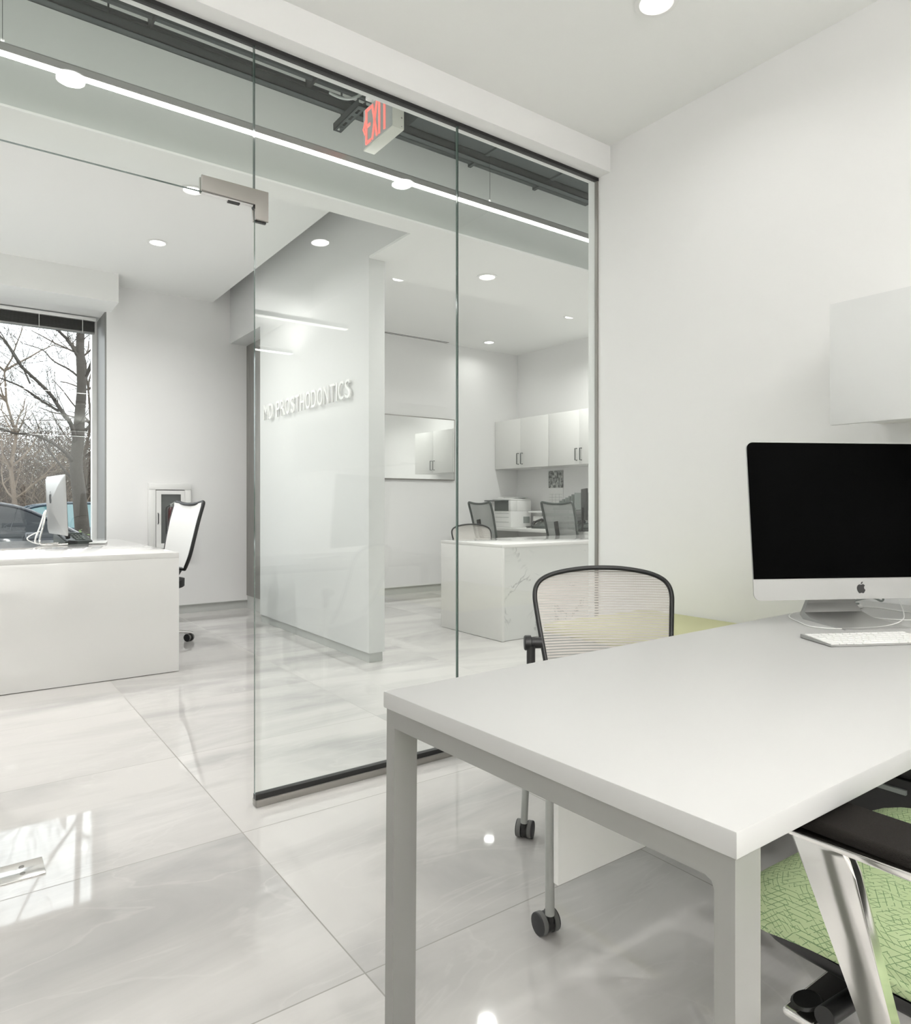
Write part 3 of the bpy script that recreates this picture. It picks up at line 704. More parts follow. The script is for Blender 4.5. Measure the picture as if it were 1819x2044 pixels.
def cloth_chair(label, loc, rz, group):
    """stacking chair on four casters with a rounded mesh back and black arm knobs"""
    t = thing('mesh_side_chair', label, 'chair', loc, rz, group)
    for sx in (-1, 1):
        fx = sx*.241; cx = .008 if sx > 0 else 0
        MB().tube(spline([(fx+cx, -.254, .052), (fx+cx, -.252, .25), (sx*.238+cx, -.250, .40), (sx*.232+cx, -.235, .442), (sx*.230+cx, -.15, .445), (sx*.230+cx, .0, .44), (sx*.232+cx, .20, .44)], 8), .0115, 14).build('front_leg', M['silverplastic'], t)
        MB().tube([(sx*.256+cx, .227, .052), (sx*.245+cx, .226, .30), (sx*.234+cx, .226, .565)], [.011, .0115, .0105], 14).build('rear_leg', M['silverplastic'], t)
        kn = MB(); kn.lathe([(.020, 0), (.0235, sx*.003), (.0235, sx*.020), (.018, sx*.022), (.018, sx*.05), (.012, sx*.055)], (sx*.252+cx, .235, .615), 20, 'x') if False else kn.lathe([(.017, -sx*.052), (.018, -sx*.02), (.0235, -sx*.018), (.0235, 0), (.020, sx*.003)], (sx*.252+cx, .235, .612), 22, 'x')
        kn.cyl((sx*.2345+cx, .226, .545), .0135, .06, 'z', 16)
        kn.build('arm_joint', M['black'], t)
        caster(t, fx+cx, -.254, .5, name='caster'); caster(t, sx*.257+cx, .227, -.35+.9*(sx > 0), name='caster')
    C = .018
    half = [(.172, .205, .44), (.195, .262, .52), (.208, .30, .60), (.222, .338, .70), (.226, .352, .745), (.219, .362, .776), (.196, .368, .800), (.150, .372, .818), (.075, .374, .831), (0, .375, .8345)]
    L = [(-a+C, y, z_) for a, y, z_ in half]; R_ = [(a+C, y, z_) for a, y, z_ in half[::-1][1:]]
    MB().tube(spline(L+R_, 6), .0078, 12).build('back_frame', M['black'], t)
    hs = [half[0]]+half[1:]
    def prof(zq):
        for i in range(len(half)-1):
            if half[i][2] <= zq <= half[i+1][2]:
                f_ = (zq-half[i][2])/(half[i+1][2]-half[i][2]); return [half[i][k]*(1-f_)+half[i+1][k]*f_ for k in (0, 1)]
        return half[-1][:2]
    def bk_(u, v):
        zq = .44+(.8335-.44)*(1-(1-v)**1.6); hw, y = prof(zq); hw = max(hw, .004)
        return (C+(2*u-1)*hw*.985, y+.028*(1-(2*u-1)**2)*(.5+.5*min(1, (.8345-zq)/.1)), zq)
    MB().grid(bk_, 26, 40).build('back_mesh', M['mesh_beige'], t, ang=80)
    def st_(u, v):
        x = (2*u-1); y = -.235+.46*v; w_ = .225-.02*v
        return (x*w_, y, .455-.012*(1-x*x)-.02*max(0, (.2-v))*5*.2+.0)
    MB().grid(st_, 12, 14, .016).build('seat', mat('grey_seat_plastic', (.38, .38, .37), .5), t, ang=50)
    MB().tube([(-.232, -.16, .43), (.24, -.16, .43)], .010, 10).build('cross_bar', M['silverplastic'], t)
    MB().tube([(-.232, .17, .43), (.24, .17, .43)], .010, 10).build('cross_bar', M['silverplastic'], t)
    return t
CC = cloth_chair('light mesh-backed chair on silver legs with casters behind the office table', (1.513, 1.287, 0), math.radians(-35.93), 'mesh side chairs')
c2 = dup(CC); c2.location = (4.17, 5.22, 0); c2.rotation_euler = (0, 0, math.radians(-8))
c2['label'] = 'low round-backed mesh chair just behind the marble reception desk'; c2.name = 'mesh_side_chair'

def task_chair(name, label, loc, rz, fabric, frame, group, rot0=0):
    t = thing(name, label, 'chair', loc, rz, group)
    # back
    half = [(.165, .200, .56), (.195, .225, .66), (.205, .252, .78), (.212, .285, .92), (.213, .318, 1.03), (.200, .328, 1.056), (.165, .328, 1.054), (.09, .326, 1.043), (0, .325, 1.039)]
    L = [(-a, y, z_) for a, y, z_ in half]; R_ = [(a, y, z_) for a, y, z_ in half[::-1][1:]]
    MB().tube(spline(L+R_, 5)+[Vector(L[0])], .013, 12).build('back_frame', frame, t)
    def prof(zq):
        for i in range(5):
            if half[i][2] <= zq <= half[i+1][2]:
                f_ = (zq-half[i][2])/(half[i+1][2]-half[i][2]); return [half[i][k]*(1-f_)+half[i+1][k]*f_ for k in (0, 1)]
        return half[4][:2]
    def bk_(u, v):
        x = 2*u-1; ztop = 1.039+.015*x*x; zq = .565+(ztop-.565)*v; hw, y = prof(min(zq, 1.03)); return (x*hw*.96, y-.012+.02*(1-x*x), zq)
    MB().grid(bk_, 16, 18, .006).build('back_mesh', fabric, t, ang=70)
    MB().tube(spline([(0, .335, .86), (0, .30, .70), (0, .24, .55), (0, .14, .44), (0, .03, .42)], 5), [.018]*21, 10, flat=(1.6, .8)).build('spine', M['black'], t)
    s = MB()
    def seat(u, v):
        x, y = 2*u-1, 2*v-1; r = (x**4+y**4)**.25 if (x or y) else 1
        m_ = max(abs(x), abs(y)); k = m_/r if r > 0 else 1
        return (x*k*.235, y*k*.225-.01, .475+.015*(1-m_**4)+.02*(y > 0)*y*y-.03*(y < -.6)*(-.6-y))
    s.grid(seat, 16, 16, .055); s.build('seat', M['black'], t, ang=60)
    MB().lathe([(.075, .40), (.08, .41), (.08, .425), (.03, .43)], n=20).build('mechanism', M['black'], t)
    MB().lathe([(.028, .11), (.028, .25), (.016, .252), (.016, .41)], n=18).build('gas_lift', M['black'], t)
    bs = MB(); bs.lathe([(.04, .075), (.045, .09), (.04, .12), (.028, .125)], n=20)
    for k in range(5):
        a = rot0+k*2*PI/5; c_, s_ = math.cos(a), math.sin(a)
        bs.tube([(c_*.03, s_*.03, .10), (c_*.16, s_*.16, .092), (c_*.30, s_*.30, .070), (c_*.318, s_*.318, .062)], [.024, .02, .014, .012], 10, flat=(1, .75))
    bs.build('star_base', M['chrome'], t)
    for k in range(5):
        a = rot0+k*2*PI/5; caster(t, math.cos(a)*.305, math.sin(a)*.305, a+.6, .029)
    return t
lc = task_chair('task_chair', 'white-backed task chair with black frame at the end of the lobby desk', (1.145, 5.43, 0), math.radians(-77), M['mesh_white'], M['black'], 'high-backed task chairs', math.radians(77))
ka = task_chair('task_chair', 'grey mesh task chair in front of the printer', (5.22, 6.28, 0), math.radians(88), M['mesh_grey'], M['printer_dark'], 'high-backed task chairs')
kb2 = dup(ka); kb2.location = (5.30, 5.13, 0); kb2.rotation_euler = (0, 0, math.radians(94)); kb2.name = 'task_chair'
kb2['label'] = 'grey mesh task chair at the right, in front of the paper trays'

# ------------------------------------------------------------------ green armchair in the foreground
gc = thing('green_task_chair', 'green patterned swivel chair with polished arms tucked under the office table', 'chair', (1.25, .33, 0))
def gp(x, y, z_): return (x-1.25, y-.33, z_)
s = MB()
def cushion(u, v):
    # closed rounded block: u around, v over
    a = 2*PI*u; ca, sa = math.cos(a), math.sin(a); n = 5
    n = 8; k = (abs(ca)**n+abs(sa)**n)**(-1/n); X_, Y_ = ca*k, sa*k
    prof = [(0, .084), (.45, .085), (.75, .082), (.9, .074), (.97, .062), (1.0, .045), (.995, .028), (1.005, .024), (.99, .018), (.96, .004), (.9, .0)]
    j = v*(len(prof)-1); i = min(int(j), len(prof)-2); f_ = j-i
    r = prof[i][0]*(1-f_)+prof[i+1][0]*f_; h = prof[i][1]*(1-f_)+prof[i+1][1]*f_
    x = X_*.25*r; y = Y_*.305*r
    drop = -.035*max(0, (y-.14)/.165)**2
    return (x+.0, y+.015, .395+h+drop+.010*(x/.25)**2*(r < .95))
s.grid(cushion, 72, 30); s.build('seat_cushion', M['green'], gc, ang=80)
s = MB()
def shell(u, v):
    a = 2*PI*u; ca, sa = math.cos(a), math.sin(a); n = 4.5
    k = (abs(ca)**n+abs(sa)**n)**(-1/n)
    prof = [(0, -.050), (.55, -.047), (.85, -.036), (.97, -.016), (.985, .004)]
    j = v*4; i = min(int(j), 3); f_ = j-i
    r = prof[i][0]*(1-f_)+prof[i+1][0]*f_; h = prof[i][1]*(1-f_)+prof[i+1][1]*f_
    y = sa*k*.300*r
    return (ca*k*.248*r, y+.013, .395+h-.035*max(0, (y-.14)/.165)**2)
s.grid(shell, 60, 10); s.build('seat_shell', M['black'], gc, ang=80)
for sx in (-1, 1):
    ax = sx*.42                                   # arm plane
    # flat strut: profile in the plane of the arm, thick across
    P = [(.125, .6475), (.112, .6475), (.055, .642), (.046, .634), (.040, .615), (-.004, .475), (-.045, .36), (-.075, .315), (-.13, .30), (-.13, .335), (-.10, .35), (-.03, .475), (-.0, .54)]
    P = [(.118, .6490), (.052, .6470), (.046, .638), (.040, .622), (.002, .478), (-.025, .385), (-.06, .335), (-.12, .325), (-.12, .292), (-.055, .292), (-.005, .345), (.040, .475), (.085, .58)]
    m_ = MB(); m_.prism([(ax-sx*.0 if sx < 0 else ax-.018, y, z_) for y, z_ in P], (.018, 0, 0), .0035, 3)
    m_.build('arm_support', M['chrome'], gc, ang=30)
    MB().tube([(ax+(.009 if sx < 0 else -.009), -.115, .31), (ax-sx*.12, -.115, .335), (ax-sx*.25, -.10, .352)], .016, 14, flat=(1, 1)).build('arm_bar', M['chrome'], gc)
    # bright rail under the pad
    r_ = MB(); r_.prism([(ax-.004 if sx < 0 else ax-.086, -.20, .6445), (ax-.004 if sx < 0 else ax-.086, .122, .6445), (ax-.004 if sx < 0 else ax-.086, .128, .651), (ax-.004 if sx < 0 else ax-.086, -.20, .660)], (.09, 0, 0), .003, 2)
    r_.build('arm_rail', M['chrome'], gc, ang=30)
    p_ = MB(); x0, x1 = (ax+.002, ax+.095) if sx < 0 else (ax-.095, ax-.002)
    p_.box(x0, x1, -.21, .155, .6605 if False else .654, .669, .006, 3)
    p_.build('arm_pad', M['blackpad'], gc, ang=40)
# backrest, behind the camera's right edge
bkm = MB()
def gb(u, v):
    x = 2*u-1; return (x*(.21+.02*math.sin(v*PI)), -.27-.10*v+.03*x*x*1, .50+.52*v)
bkm.grid(gb, 16, 18, .03); bkm.build('backrest', M['black'], gc, ang=60)
MB().tube(spline([(0, -.10, .37), (0, -.26, .40), (0, -.33, .55), (0, -.36, .75)], 5), .02, 12).build('spine', M['chrome'], gc)
mc = MB(); mc.box(-.10, .10, -.13, .12, .30, .355, .015, 3); mc.build('mechanism', M['black'], gc)
MB().tube([(-.06, .12, .335), (-.17, .152, .318), (-.275, .145, .338)], .0135, 18).build('height_lever', M['black'], gc)
pl_ = MB(); pl_.lathe([(0, -.004), (.016, -.003), (.019, 0), (.016, .003), (0, .004)], n=20); q = pl_.build('lever_paddle', M['black'], gc); q.location = (-.245, .185, .325); q.scale = (1.5, 1, 1)
hp = MB(); hp.box(-.26, -.05, .165, .215, .292, .308, .006, 3); hp.build('slide_plate', M['chrome'], gc)
MB().lathe([(.03, .10), (.03, .22), (.018, .222), (.018, .31)], n=18).build('gas_lift', M['black'], gc)
bs = MB(); bs.lathe([(.045, .07), (.05, .09), (.045, .115), (.03, .12)], n=20)
for k in range(5):
    a = .3+k*2*PI/5; c_, s_ = math.cos(a), math.sin(a)
    bs.tube([(c_*.03, s_*.03, .098), (c_*.16, s_*.16, .09), (c_*.29, s_*.29, .070), (c_*.308, s_*.308, .062)], [.026, .021, .015, .012], 10, flat=(1, .75))
bs.build('star_base', M['chrome'], gc)
for k in range(5):
    a = .3+k*2*PI/5; caster(gc, math.cos(a)*.295, math.sin(a)*.295, a+.8, .029)

# ------------------------------------------------------------------ lobby desk
ld = thing('lobby_desk', 'large glossy white waterfall desk in the lobby at the left', 'desk', (-2.2, 4.50, 0))
B(0, 3.332, 0, 2.10, .71, .742, .0015).build('desk_top', M['lacquer'], ld)
B(0, 3.332, 0, .035, .004, .7095, .001).build('front_panel', M['lacquer'], ld)
B(.0, 2.9, 2.06, 2.10, .004, .7095, .001).build('rear_panel', M['lacquer'], ld)
B(.0, .04, .035, 2.06, .004, .7095, .001).build('side_panel', M['lacquer'], ld)
mac2 = imac('desktop_computer', 'silver all-in-one computer seen from behind on the lobby desk', (.62, 5.86, .743), math.radians(95), 1.0, .04, foot=False)
# its looped rod stand
MB().tube(spline([(-.09, -.04, .006), (-.09, .10, .006), (-.085, .135, .03), (-.05, .11, .13), (-.03, .085, .235), (0, .08, .25), (.03, .085, .235), (.05, .11, .13), (.085, .135, .03), (.09, .10, .006), (.09, -.04, .006), (-.09, -.04, .006)], 6), .006, 10).build('rod_stand', M['chrome'], mac2)
MB().tube(spline([(0, .12, .10), (-.02, .17, .08), (0, .20, .05), (.03, .16, .02), (.02, .12, .006)], 6), .004, 8).build('power_cord', M['whiteplastic'], mac2)
def phone(label, loc, rz, group=None):
    t = thing('desk_phone', label, 'telephone', loc, rz, group)
    MB().prism([(-.10, -.10, 0), (-.10, .11, 0), (-.10, .11, .07), (-.10, .07, .078), (-.10, -.10, .022)], (.20, 0, 0), .004).build('body', M['printer_dark'], t)
    k = MB()
    for i in range(4):
        for j in range(3): k.box(-.01+j*.026, .008+j*.026, -.07+i*.028, -.053+i*.028, .030+i*.0095+.004, .036+i*.0095+.004)
    k.build('keypad', M['printer_grey'], t, False)
    MB().box(-.02, .085, .045, .10, .072, .08).build('display', mat('phone_display', (.15, .18, .17), .2), t, False)
    MB().tube(spline([(-.075, -.095, .045), (-.075, -.08, .068), (-.075, -.02, .082), (-.075, .06, .098), (-.075, .10, .10), (-.075, .115, .08)], 5), [.016]*3+[.019]*4+[.014]*15+[.019]*4, 12).build('handset', M['black'], t)
    MB().tube([(-.075+.010*math.cos(i*.9), -.11-.0022*i, .02+.010*math.sin(i*.9)) for i in range(60)], .0022, 6).build('cord', M['black'], t)
    return t
phone('black desk phone under the rear-facing computer on the lobby desk', (.73, 5.97, .742), math.radians(15))
k3 = thing('keyboard', 'white keyboard lying beside the computer on the lobby desk', 'keyboard', (.90, 5.95, .742), math.radians(78))
B(-.14, .14, -.057, .057, .001, .009, .003).build('body', M['whiteplastic'], k3)
for r_ in range(5):
    for c_ in range(14): B(-.134+c_*.0192, -.1165+c_*.0192, -.05+r_*.0195, -.034+r_*.0195, .008, .0105).build('key', M['whiteplastic'], k3, False)

# fire extinguisher cabinet
fe = thing('extinguisher_cabinet', 'white framed fire extinguisher cabinet on the far lobby wall', 'cabinet', (1.438, 6.82, .566))
fr = MB(); fr.box(0, .375, -.055, 0, 0, .06, .006); fr.box(0, .375, -.055, 0, .607, .667, .006); fr.box(0, .06, -.055, 0, .06, .607, .006); fr.box(.315, .375, -.055, 0, .06, .607, .006)
fr.build('frame', M['whiteplastic'], fe)
B(.06, .315, -.006, -.001, .06, .607).build('cabinet_back', mat('cabinet_back_grey', (.2, .2, .2), .7), fe, False)  # one flat dark grey for the inner back of the cabinet
dd = MB(); dd.box(.062, .313, -.060, -.052, .065, .11); dd.box(.062, .313, -.060, -.052, .565, .60); dd.box(.062, .105, -.060, -.052, .11, .565); dd.box(.28, .313, -.060, -.052, .11, .565)
d = dd.build('door', M['whiteplastic'], fe, False)
B(.105, .28, -.058, -.055, .11, .565).build('door_window', M['winglass'], d, False)
MB().tube([(.078, -.06, .29), (.078, -.075, .30), (.078, -.075, .38), (.078, -.06, .39)], .004, 8).build('handle', M['black'], d)
fx = thing('fire_extinguisher', 'fire extinguisher standing inside the white wall cabinet', 'fire extinguisher', (1.635, 6.782, .64))
MB().lathe([(.026, 0), (.030, .006), (.030, .33), (.024, .36), (.012, .375)], n=20).build('cylinder', M['brownext'], fx)
vv = MB(); vv.box(-.009, .009, -.006, .006, .375, .40); vv.tube([(0, 0, .395), (.03, 0, .42), (.085, 0, .425)], .004, 8); vv.tube([(0, 0, .40), (.03, 0, .405), (.08, 0, .395)], .004, 8)
vv.build('valve', M['alu'], fx)
MB().tube(spline([(0, 0, .39), (-.04, 0, .37), (-.045, 0, .30), (-.043, 0, .2), (-.042, 0, .12)]), .006, 8).build('hose', M['black'], fx)

# window blind
bl = thing('venetian_blind', 'dark venetian blind raised to the top of the lobby window', 'blind', (-1.82, 7.10, 2.60))
B(0, 2.87, -.03, .03, .115, .145, .003).build('head_rail', M['whiteplastic'], bl)
for k in range(11): B(.01, 2.86, -.024, .024, .018+k*.0088, .021+k*.0088).build('slat', M['blind'], bl, False)
B(.01, 2.86, -.025, .025, 0, .014, .002).build('bottom_rail', M['alu'], bl)
for q in (2.42, 2.76): MB().tube([(q, -.028, .0), (q, -.028, .12)], .003, 6).build('ladder_cord', M['whiteplastic'], bl)

# ------------------------------------------------------------------ reception
rd = thing('reception_desk', 'white reception desk with a veined marble front', 'desk', (3.342, 4.01, 0))
B(0, 1.75, 0, .81, .71, .735, .0015).build('desk_top', M['lacquer'], rd)
B(0, .022, 0, .81, .003, .7095, .001).build('side_panel', M['lacquer'], rd)
B(.022, 1.73, .012, .035, .003, .7095).build('marble_front', M['marble'], rd, False)
B(1.73, 1.75, 0, .81, .003, .7095, .001).build('side_panel', M['lacquer'], rd)
gb_ = thing('glass_board', 'pale glossy wall board mirroring the cabinets on the far reception wall', 'board', (3.55, 6.79, 1.32))
B(0, 1.36, 0, .028, 0, .74, .002).build('frame', M['satin'], gb_)
B(.012, 1.348, -.003, .0, .012, .728).build('board_face', M['mirror'], gb_, False)
def upper(y0, y1, label):
    t = thing('upper_cabinet', label, 'cabinet', (5.56, y0, 1.477), 0, 'white upper cabinets on the reception wall'); L = y1-y0
    B(.02, .379, .001, L-.001, 0, .60).build('carcass', M['cabinet'], t, False)
    for i in range(2):
        d = B(0, .019, i*L/2+.0015, (i+1)*L/2-.0015, 0, .60, .001).build('door', M['cabinet'], t)
        yh = L/2+(.035 if i else -.035)
        MB().tube([(0, yh, .045), (-.03, yh, .045), (-.03, yh, .175), (0, yh, .175)], .006, 8).build('handle', M['printer_dark'], d)
upper(5.842, 6.815, 'white two-door upper cabinet in the far corner above the printer')
upper(4.87, 5.838, 'white two-door upper cabinet above the calendar, nearer the office wall')
rc = thing('reception_counter', 'white back counter under the upper cabinets carrying the printer', 'counter', (5.34, 4.0, 0))
B(0, .598, 0, 2.815, .715, .752, .002).build('worktop', M['cabinet'], rc)
for y0 in (.02, 1.37, 2.78): B(.02, .59, y0, y0+.025, 0, .714).build('support_panel', M['cabinet'], rc, False)
B(.57, .59, .045, 2.78, .08, .714).build('rear_panel', M['cabinet'], rc, False)
pr = thing('office_printer', 'white office printer with dark output tray on the back counter', 'printer', (5.47, 6.40, .752))
pb = MB(); pb.box(0, .33, 0, .36, 0, .20, .008); pb.box(.10, .33, 0, .36, .20, .33, .006); pb.box(0, .10, 0, .05, .20, .33, .005); pb.box(0, .10, .31, .36, .20, .33, .005)
pb.build('body', M['whiteplastic'], pr)
B(-.004, .10, .05, .31, .20, .325).build('output_bay', M['printer_dark'], pr, False)
B(0, .33, 0, .36, .331, .352, .006).build('scanner_lid', M['whiteplastic'], pr)
B(-.10, .06, .06, .40, .318, .332, .005).build('control_panel', M['printer_dark'], pr)
for zz in (.06, .12, .17): B(-.003, .0, .04, .30, zz, zz+.004).build('tray_gap', M['printer_grey'], pr, False)
B(.20, .30, -.004, 0, .05, .13).build('vent', M['printer_grey'], pr, False)
for i, (a, b_, c_) in enumerate(((.0, .02, .1), (.03, -.02, -.25), (.01, .03, .35))):
    o = B(-.10, .10, -.14, .14, 0, .006).build('paper_sheets', M['whiteplastic'] if i != 1 else M['printer_grey'], None, False)
    o.location = (5.63+a, 6.55+b_, 1.1045+i*.0065); o.rotation_euler = (0, 0, c_)
    tag(o, ['flat white paper stack at the bottom of the pile on the printer', 'grey folder in the middle of the pile on the printer', 'white papers on top of the pile on the printer'][i], 'papers')
phone('black desk phone right of the printer, left of the centre task chair', (5.58, 5.95, .752), math.radians(-75), 'reception desk phones')
phone('black desk phone at the far right of the back counter by the wall post', (5.60, 5.30, .752), math.radians(-75), 'reception desk phones')
tr = thing('paper_tray', 'stack of grey paper trays on the back counter behind the task chair', 'paper tray', (5.62, 5.50, .752))
for k in range(4):
    B(0, .26, 0, .33, .02+k*.065, .024+k*.065).build('tray', M['printer_grey'], tr, False)
    B(0, .005, 0, .33, .02+k*.065, .05+k*.065).build('tray_lip', M['printer_grey'], tr, False)
for q in ((.02, .01), (.24, .01), (.02, .32), (.24, .32)): MB().cyl((q[0], q[1], 0), .004, .222, 'z', 8).build('post', M['printer_grey'], tr)
so = thing('file_sorter', 'stepped grey file sorter standing on the paper trays', 'file sorter', (5.64, 5.48, .996))
B(0, .22, 0, .34, -.02, .0).build('base', M['printer_grey'], so, False)
for k in range(6): B(.0+k*.002, .22, .02+k*.05, .024+k*.05, 0, .17-.018*k).build('divider', M['printer_grey'], so, False)
sc = thing('desk_scanner', 'light grey document scanner behind the desk phone on the back counter', 'scanner', (5.72, 5.98, .752))
B(0, .2, 0, .30, 0, .14, .008).build('body', M['whiteplastic'], sc)
B(-.08, .14, -.005, .30, .18, .20, .004).build('feed_tray', M['whiteplastic'], sc)
B(.10, .12, .05, .25, .14, .185).build('feed_stand', M['printer_grey'], sc, False)
mo = thing('computer_monitor', 'black monitor edge peeking past the wall post over the back counter', 'monitor', (5.42, 5.13, .752), math.radians(50))
B(-.24, .24, 0, .02, .12, .45, .004).build('screen', M['black'], mo); B(-.02, .02, .02, .04, .01, .25).build('neck', M['black'], mo, False); B(-.11, .11, -.05, .11, 0, .012, .004).build('foot', M['black'], mo)
cal = thing('wall_calendar', 'wall calendar with grey photo above its month sheet under the upper cabinets', 'calendar', (5.936, 6.105, 1.02))
B(-.002, .002, -.125, .125, .215, .425).build('photo_page', M['photo'], cal, False)
B(-.002, .002, -.125, .125, 0, .213).build('month_page', M['whiteplastic'], cal, False)
ln = MB()
for i in range(4): ln.box(-.0028, -.002, -.115, .115, .03+i*.035, .032+i*.035)
for i in range(3): ln.box(-.0028, -.002, -.06+i*.06, -.058+i*.06, .02, .14)
ln.build('grid_lines', M['printer_grey'], cal, False)

# ------------------------------------------------------------------ outdoors
g = B(-40, 45, 7.4, 60, -.6, -.4).build('ground', M['asphalt'], None, False); g['kind'] = 'structure'
bank = MB()
def bkf(u, v):
    x = -30+70*u; y = 24+26*v; return (x, y, -.42+2.2*v**.9+.4*math.sin(x*.7)*v+.3*math.sin(x*1.9+y)*v)
bank.grid(bkf, 60, 12); o = bank.build('ground_bank', M['leaflitter']); o['kind'] = 'structure'
def rot_about(v, ax, a): return Matrix.Rotation(a, 3, ax) @ v
def branch(mb, p, d, L, r, depth, rng, n=5, droop=.0):
    pts = [Vector(p)]; rs = [r]; d = Vector(d).normalized(); seg = 4 if depth > 0 else 3
    for i in range(seg):
        d = (d+Vector((rng.uniform(-.22, .22), rng.uniform(-.22, .22), rng.uniform(-.12, .2)-droop))).normalized()
        pts.append(pts[-1]+d*L/seg); rs.append(max(r*(1-(i+1)/seg*.65), .0022))
    mb.tube(pts, rs, n if r > .02 else 3, caps=False)
    if depth > 0:
        k = rng.randint(3, 4)
        for i in range(k):
            j = rng.randint(1, seg); a = Vector((rng.uniform(-1, 1), rng.uniform(-1, 1), rng.uniform(-.5, .8))).normalized()
            nd = (d*.9+a*.95).normalized(); branch(mb, pts[j], nd, L*rng.uniform(.45, .72), max(rs[j]*.55, .0025), depth-1, rng, n, droop)
def poly_branch(mb, pts, r0, r1, rng, sub=3, Ls=.8, per=2, jy=0):
    P = spline(pts, 4); n = len(P); rs = [r0+(r1-r0)*i/(n-1) for i in range(n)]
    P = [p+Vector((0, rng.uniform(-.02, .02)+jy*i/n, 0)) for i, p in enumerate(P)]
    mb.tube(P, rs, 8, caps=False)
    for i in range(2, n):
        for q in range(per):
            if rng.random() < .85:
                t = (P[min(i+1, n-1)]-P[i-1]).normalized()
                a = Vector((rng.uniform(-1, 1), rng.uniform(-1, 1), rng.uniform(-.6, .9)))
                branch(mb, P[i], t*.6+a*.8, Ls*rng.uniform(.4, 1), max(rs[i]*.28, .004), sub, rng, 5)
def Y(p, y=14): return [(a, y, b_) for a, b_ in p]
rng = random.Random(3)
tree = thing('bare_tree', 'large leafless tree close outside the lobby window', 'tree', (1.885, 14, -.4))
def rel(P): return [(x-1.885, y-14, z_+.4) for x, y, z_ in P]
tk = MB(); tk.tube(spline(rel(Y([(1.93, -.42), (1.885, .184), (1.845, .726), (1.805, 1.221), (1.758, 1.714), (1.789, 2.164), (1.821, 2.705), (1.845, 3.157), (1.821, 3.784), (1.829, 4.235), (1.805, 4.771), (1.75, 6.5)])), 4), [.15]+[.135-.0021*i for i in range(44)], 12, caps=False)
tk.build('trunk', M['tapered'], tree)
BR = {'b1': ([(1.758, 2.072), (1.663, 2.425), (1.469, 2.677), (1.316, 2.885), (1.053, 3.121), (.834, 3.313), (.619, 3.629), (.2, 3.95)], .06, .02, -1.2),
 'fr': ([(1.845, 3.175), (1.941, 3.393), (2.047, 3.677), (2.12, 4.096), (2.3, 5.1)], .06, .03, .3),
 'b2': ([(1.469, 2.677), (1.202, 2.831), (.906, 3.02), (.619, 3.12), (.1, 3.3)], .035, .012, -.4),
 'b3': ([(1.758, 1.714), (1.585, 1.93), (1.354, 2.097), (1.053, 2.211), (.762, 2.212), (.2, 2.4)], .05, .018, -.6),
 'b4': ([(1.758, 1.4), (1.546, 1.707), (1.392, 1.966), (1.316, 2.182), (1.15, 2.7)], .035, .012, .8),
 'b5': ([(1.821, 3.604), (1.663, 3.853), (1.507, 4.009), (1.316, 4.114), (1.053, 4.205), (.5, 4.5)], .045, .014, -.5),
 'b6': ([(1.829, 3.29), (1.663, 3.451), (1.43, 3.601), (1.278, 3.801), (1.0, 3.9)], .03, .01, .6),
 'b7': ([(1.901, 2.35), (2.022, 2.494), (2.3, 2.7), (2.8, 3.1)], .04, .012, 0),
 'b8': ([(1.053, 3.121), (.943, 3.412), (.834, 3.656), (.5, 4.2)], .022, .01, .3),
 'b9': ([(1.80, 4.6), (1.4, 5.0), (1.0, 5.5), (.6, 6.2)], .05, .015, -.8),
 'b10': ([(1.80, 4.9), (2.3, 5.4), (2.9, 6.2)], .05, .015, .8)}
for k, (P, r0, r1, jy) in BR.items():
    b_ = MB(); poly_branch(b_, rel(Y(P)), r0*.72, r1*.6, rng, 2, .95, 1, jy); b_.build('branch', M['tapered'], tree)
def bgtree(x, y, h, label, seed, m, r=.07):
    rg = random.Random(seed); t = thing('bare_tree', label, 'tree', (x, y, -.4), 0, 'leafless trees beyond the parking')
    b_ = MB(); P = [Vector((rg.uniform(-.1, .1)*i*.4, rg.uniform(-.1, .1)*i*.4, h*i/6)) for i in range(7)]
    b_.tube(P, [r*(1-i/8) for i in range(7)], 7, caps=False); b_.build('trunk', m, t)
    b_ = MB()
    for i in range(1, 7):
        for q in range(4): branch(b_, P[i], (rg.uniform(-1, 1), rg.uniform(-1, 1), rg.uniform(.1, .9)), h*.30*rg.uniform(.6, 1), r*.4, 3, rg, 4)
    b_.build('crown', m, t)
bgtree(1.15, 19.5, 4.6, 'smaller pale-twigged leafless tree left of the large trunk', 11, M['twig2'])
bgtree(.2, 22, 5.2, 'leafless tree behind at the left edge of the window', 12, M['twig'])
bgtree(2.9, 21, 5.4, 'leafless tree behind the large trunk at the right edge of the window', 13, M['twig'])
bgtree(-1.2, 19, 5.0, 'leafless tree out at the left beyond the window', 14, M['twig'])
bgtree(-4.5, 20, 5.0, 'leafless tree farthest left beyond the window', 15, M['twig2'])
bgtree(-8, 21.5, 5.6, 'tall leafless tree far out at the left', 16, M['twig'])
bgtree(6.5, 20.5, 5.2, 'leafless tree far out at the right behind the wall', 17, M['twig'])
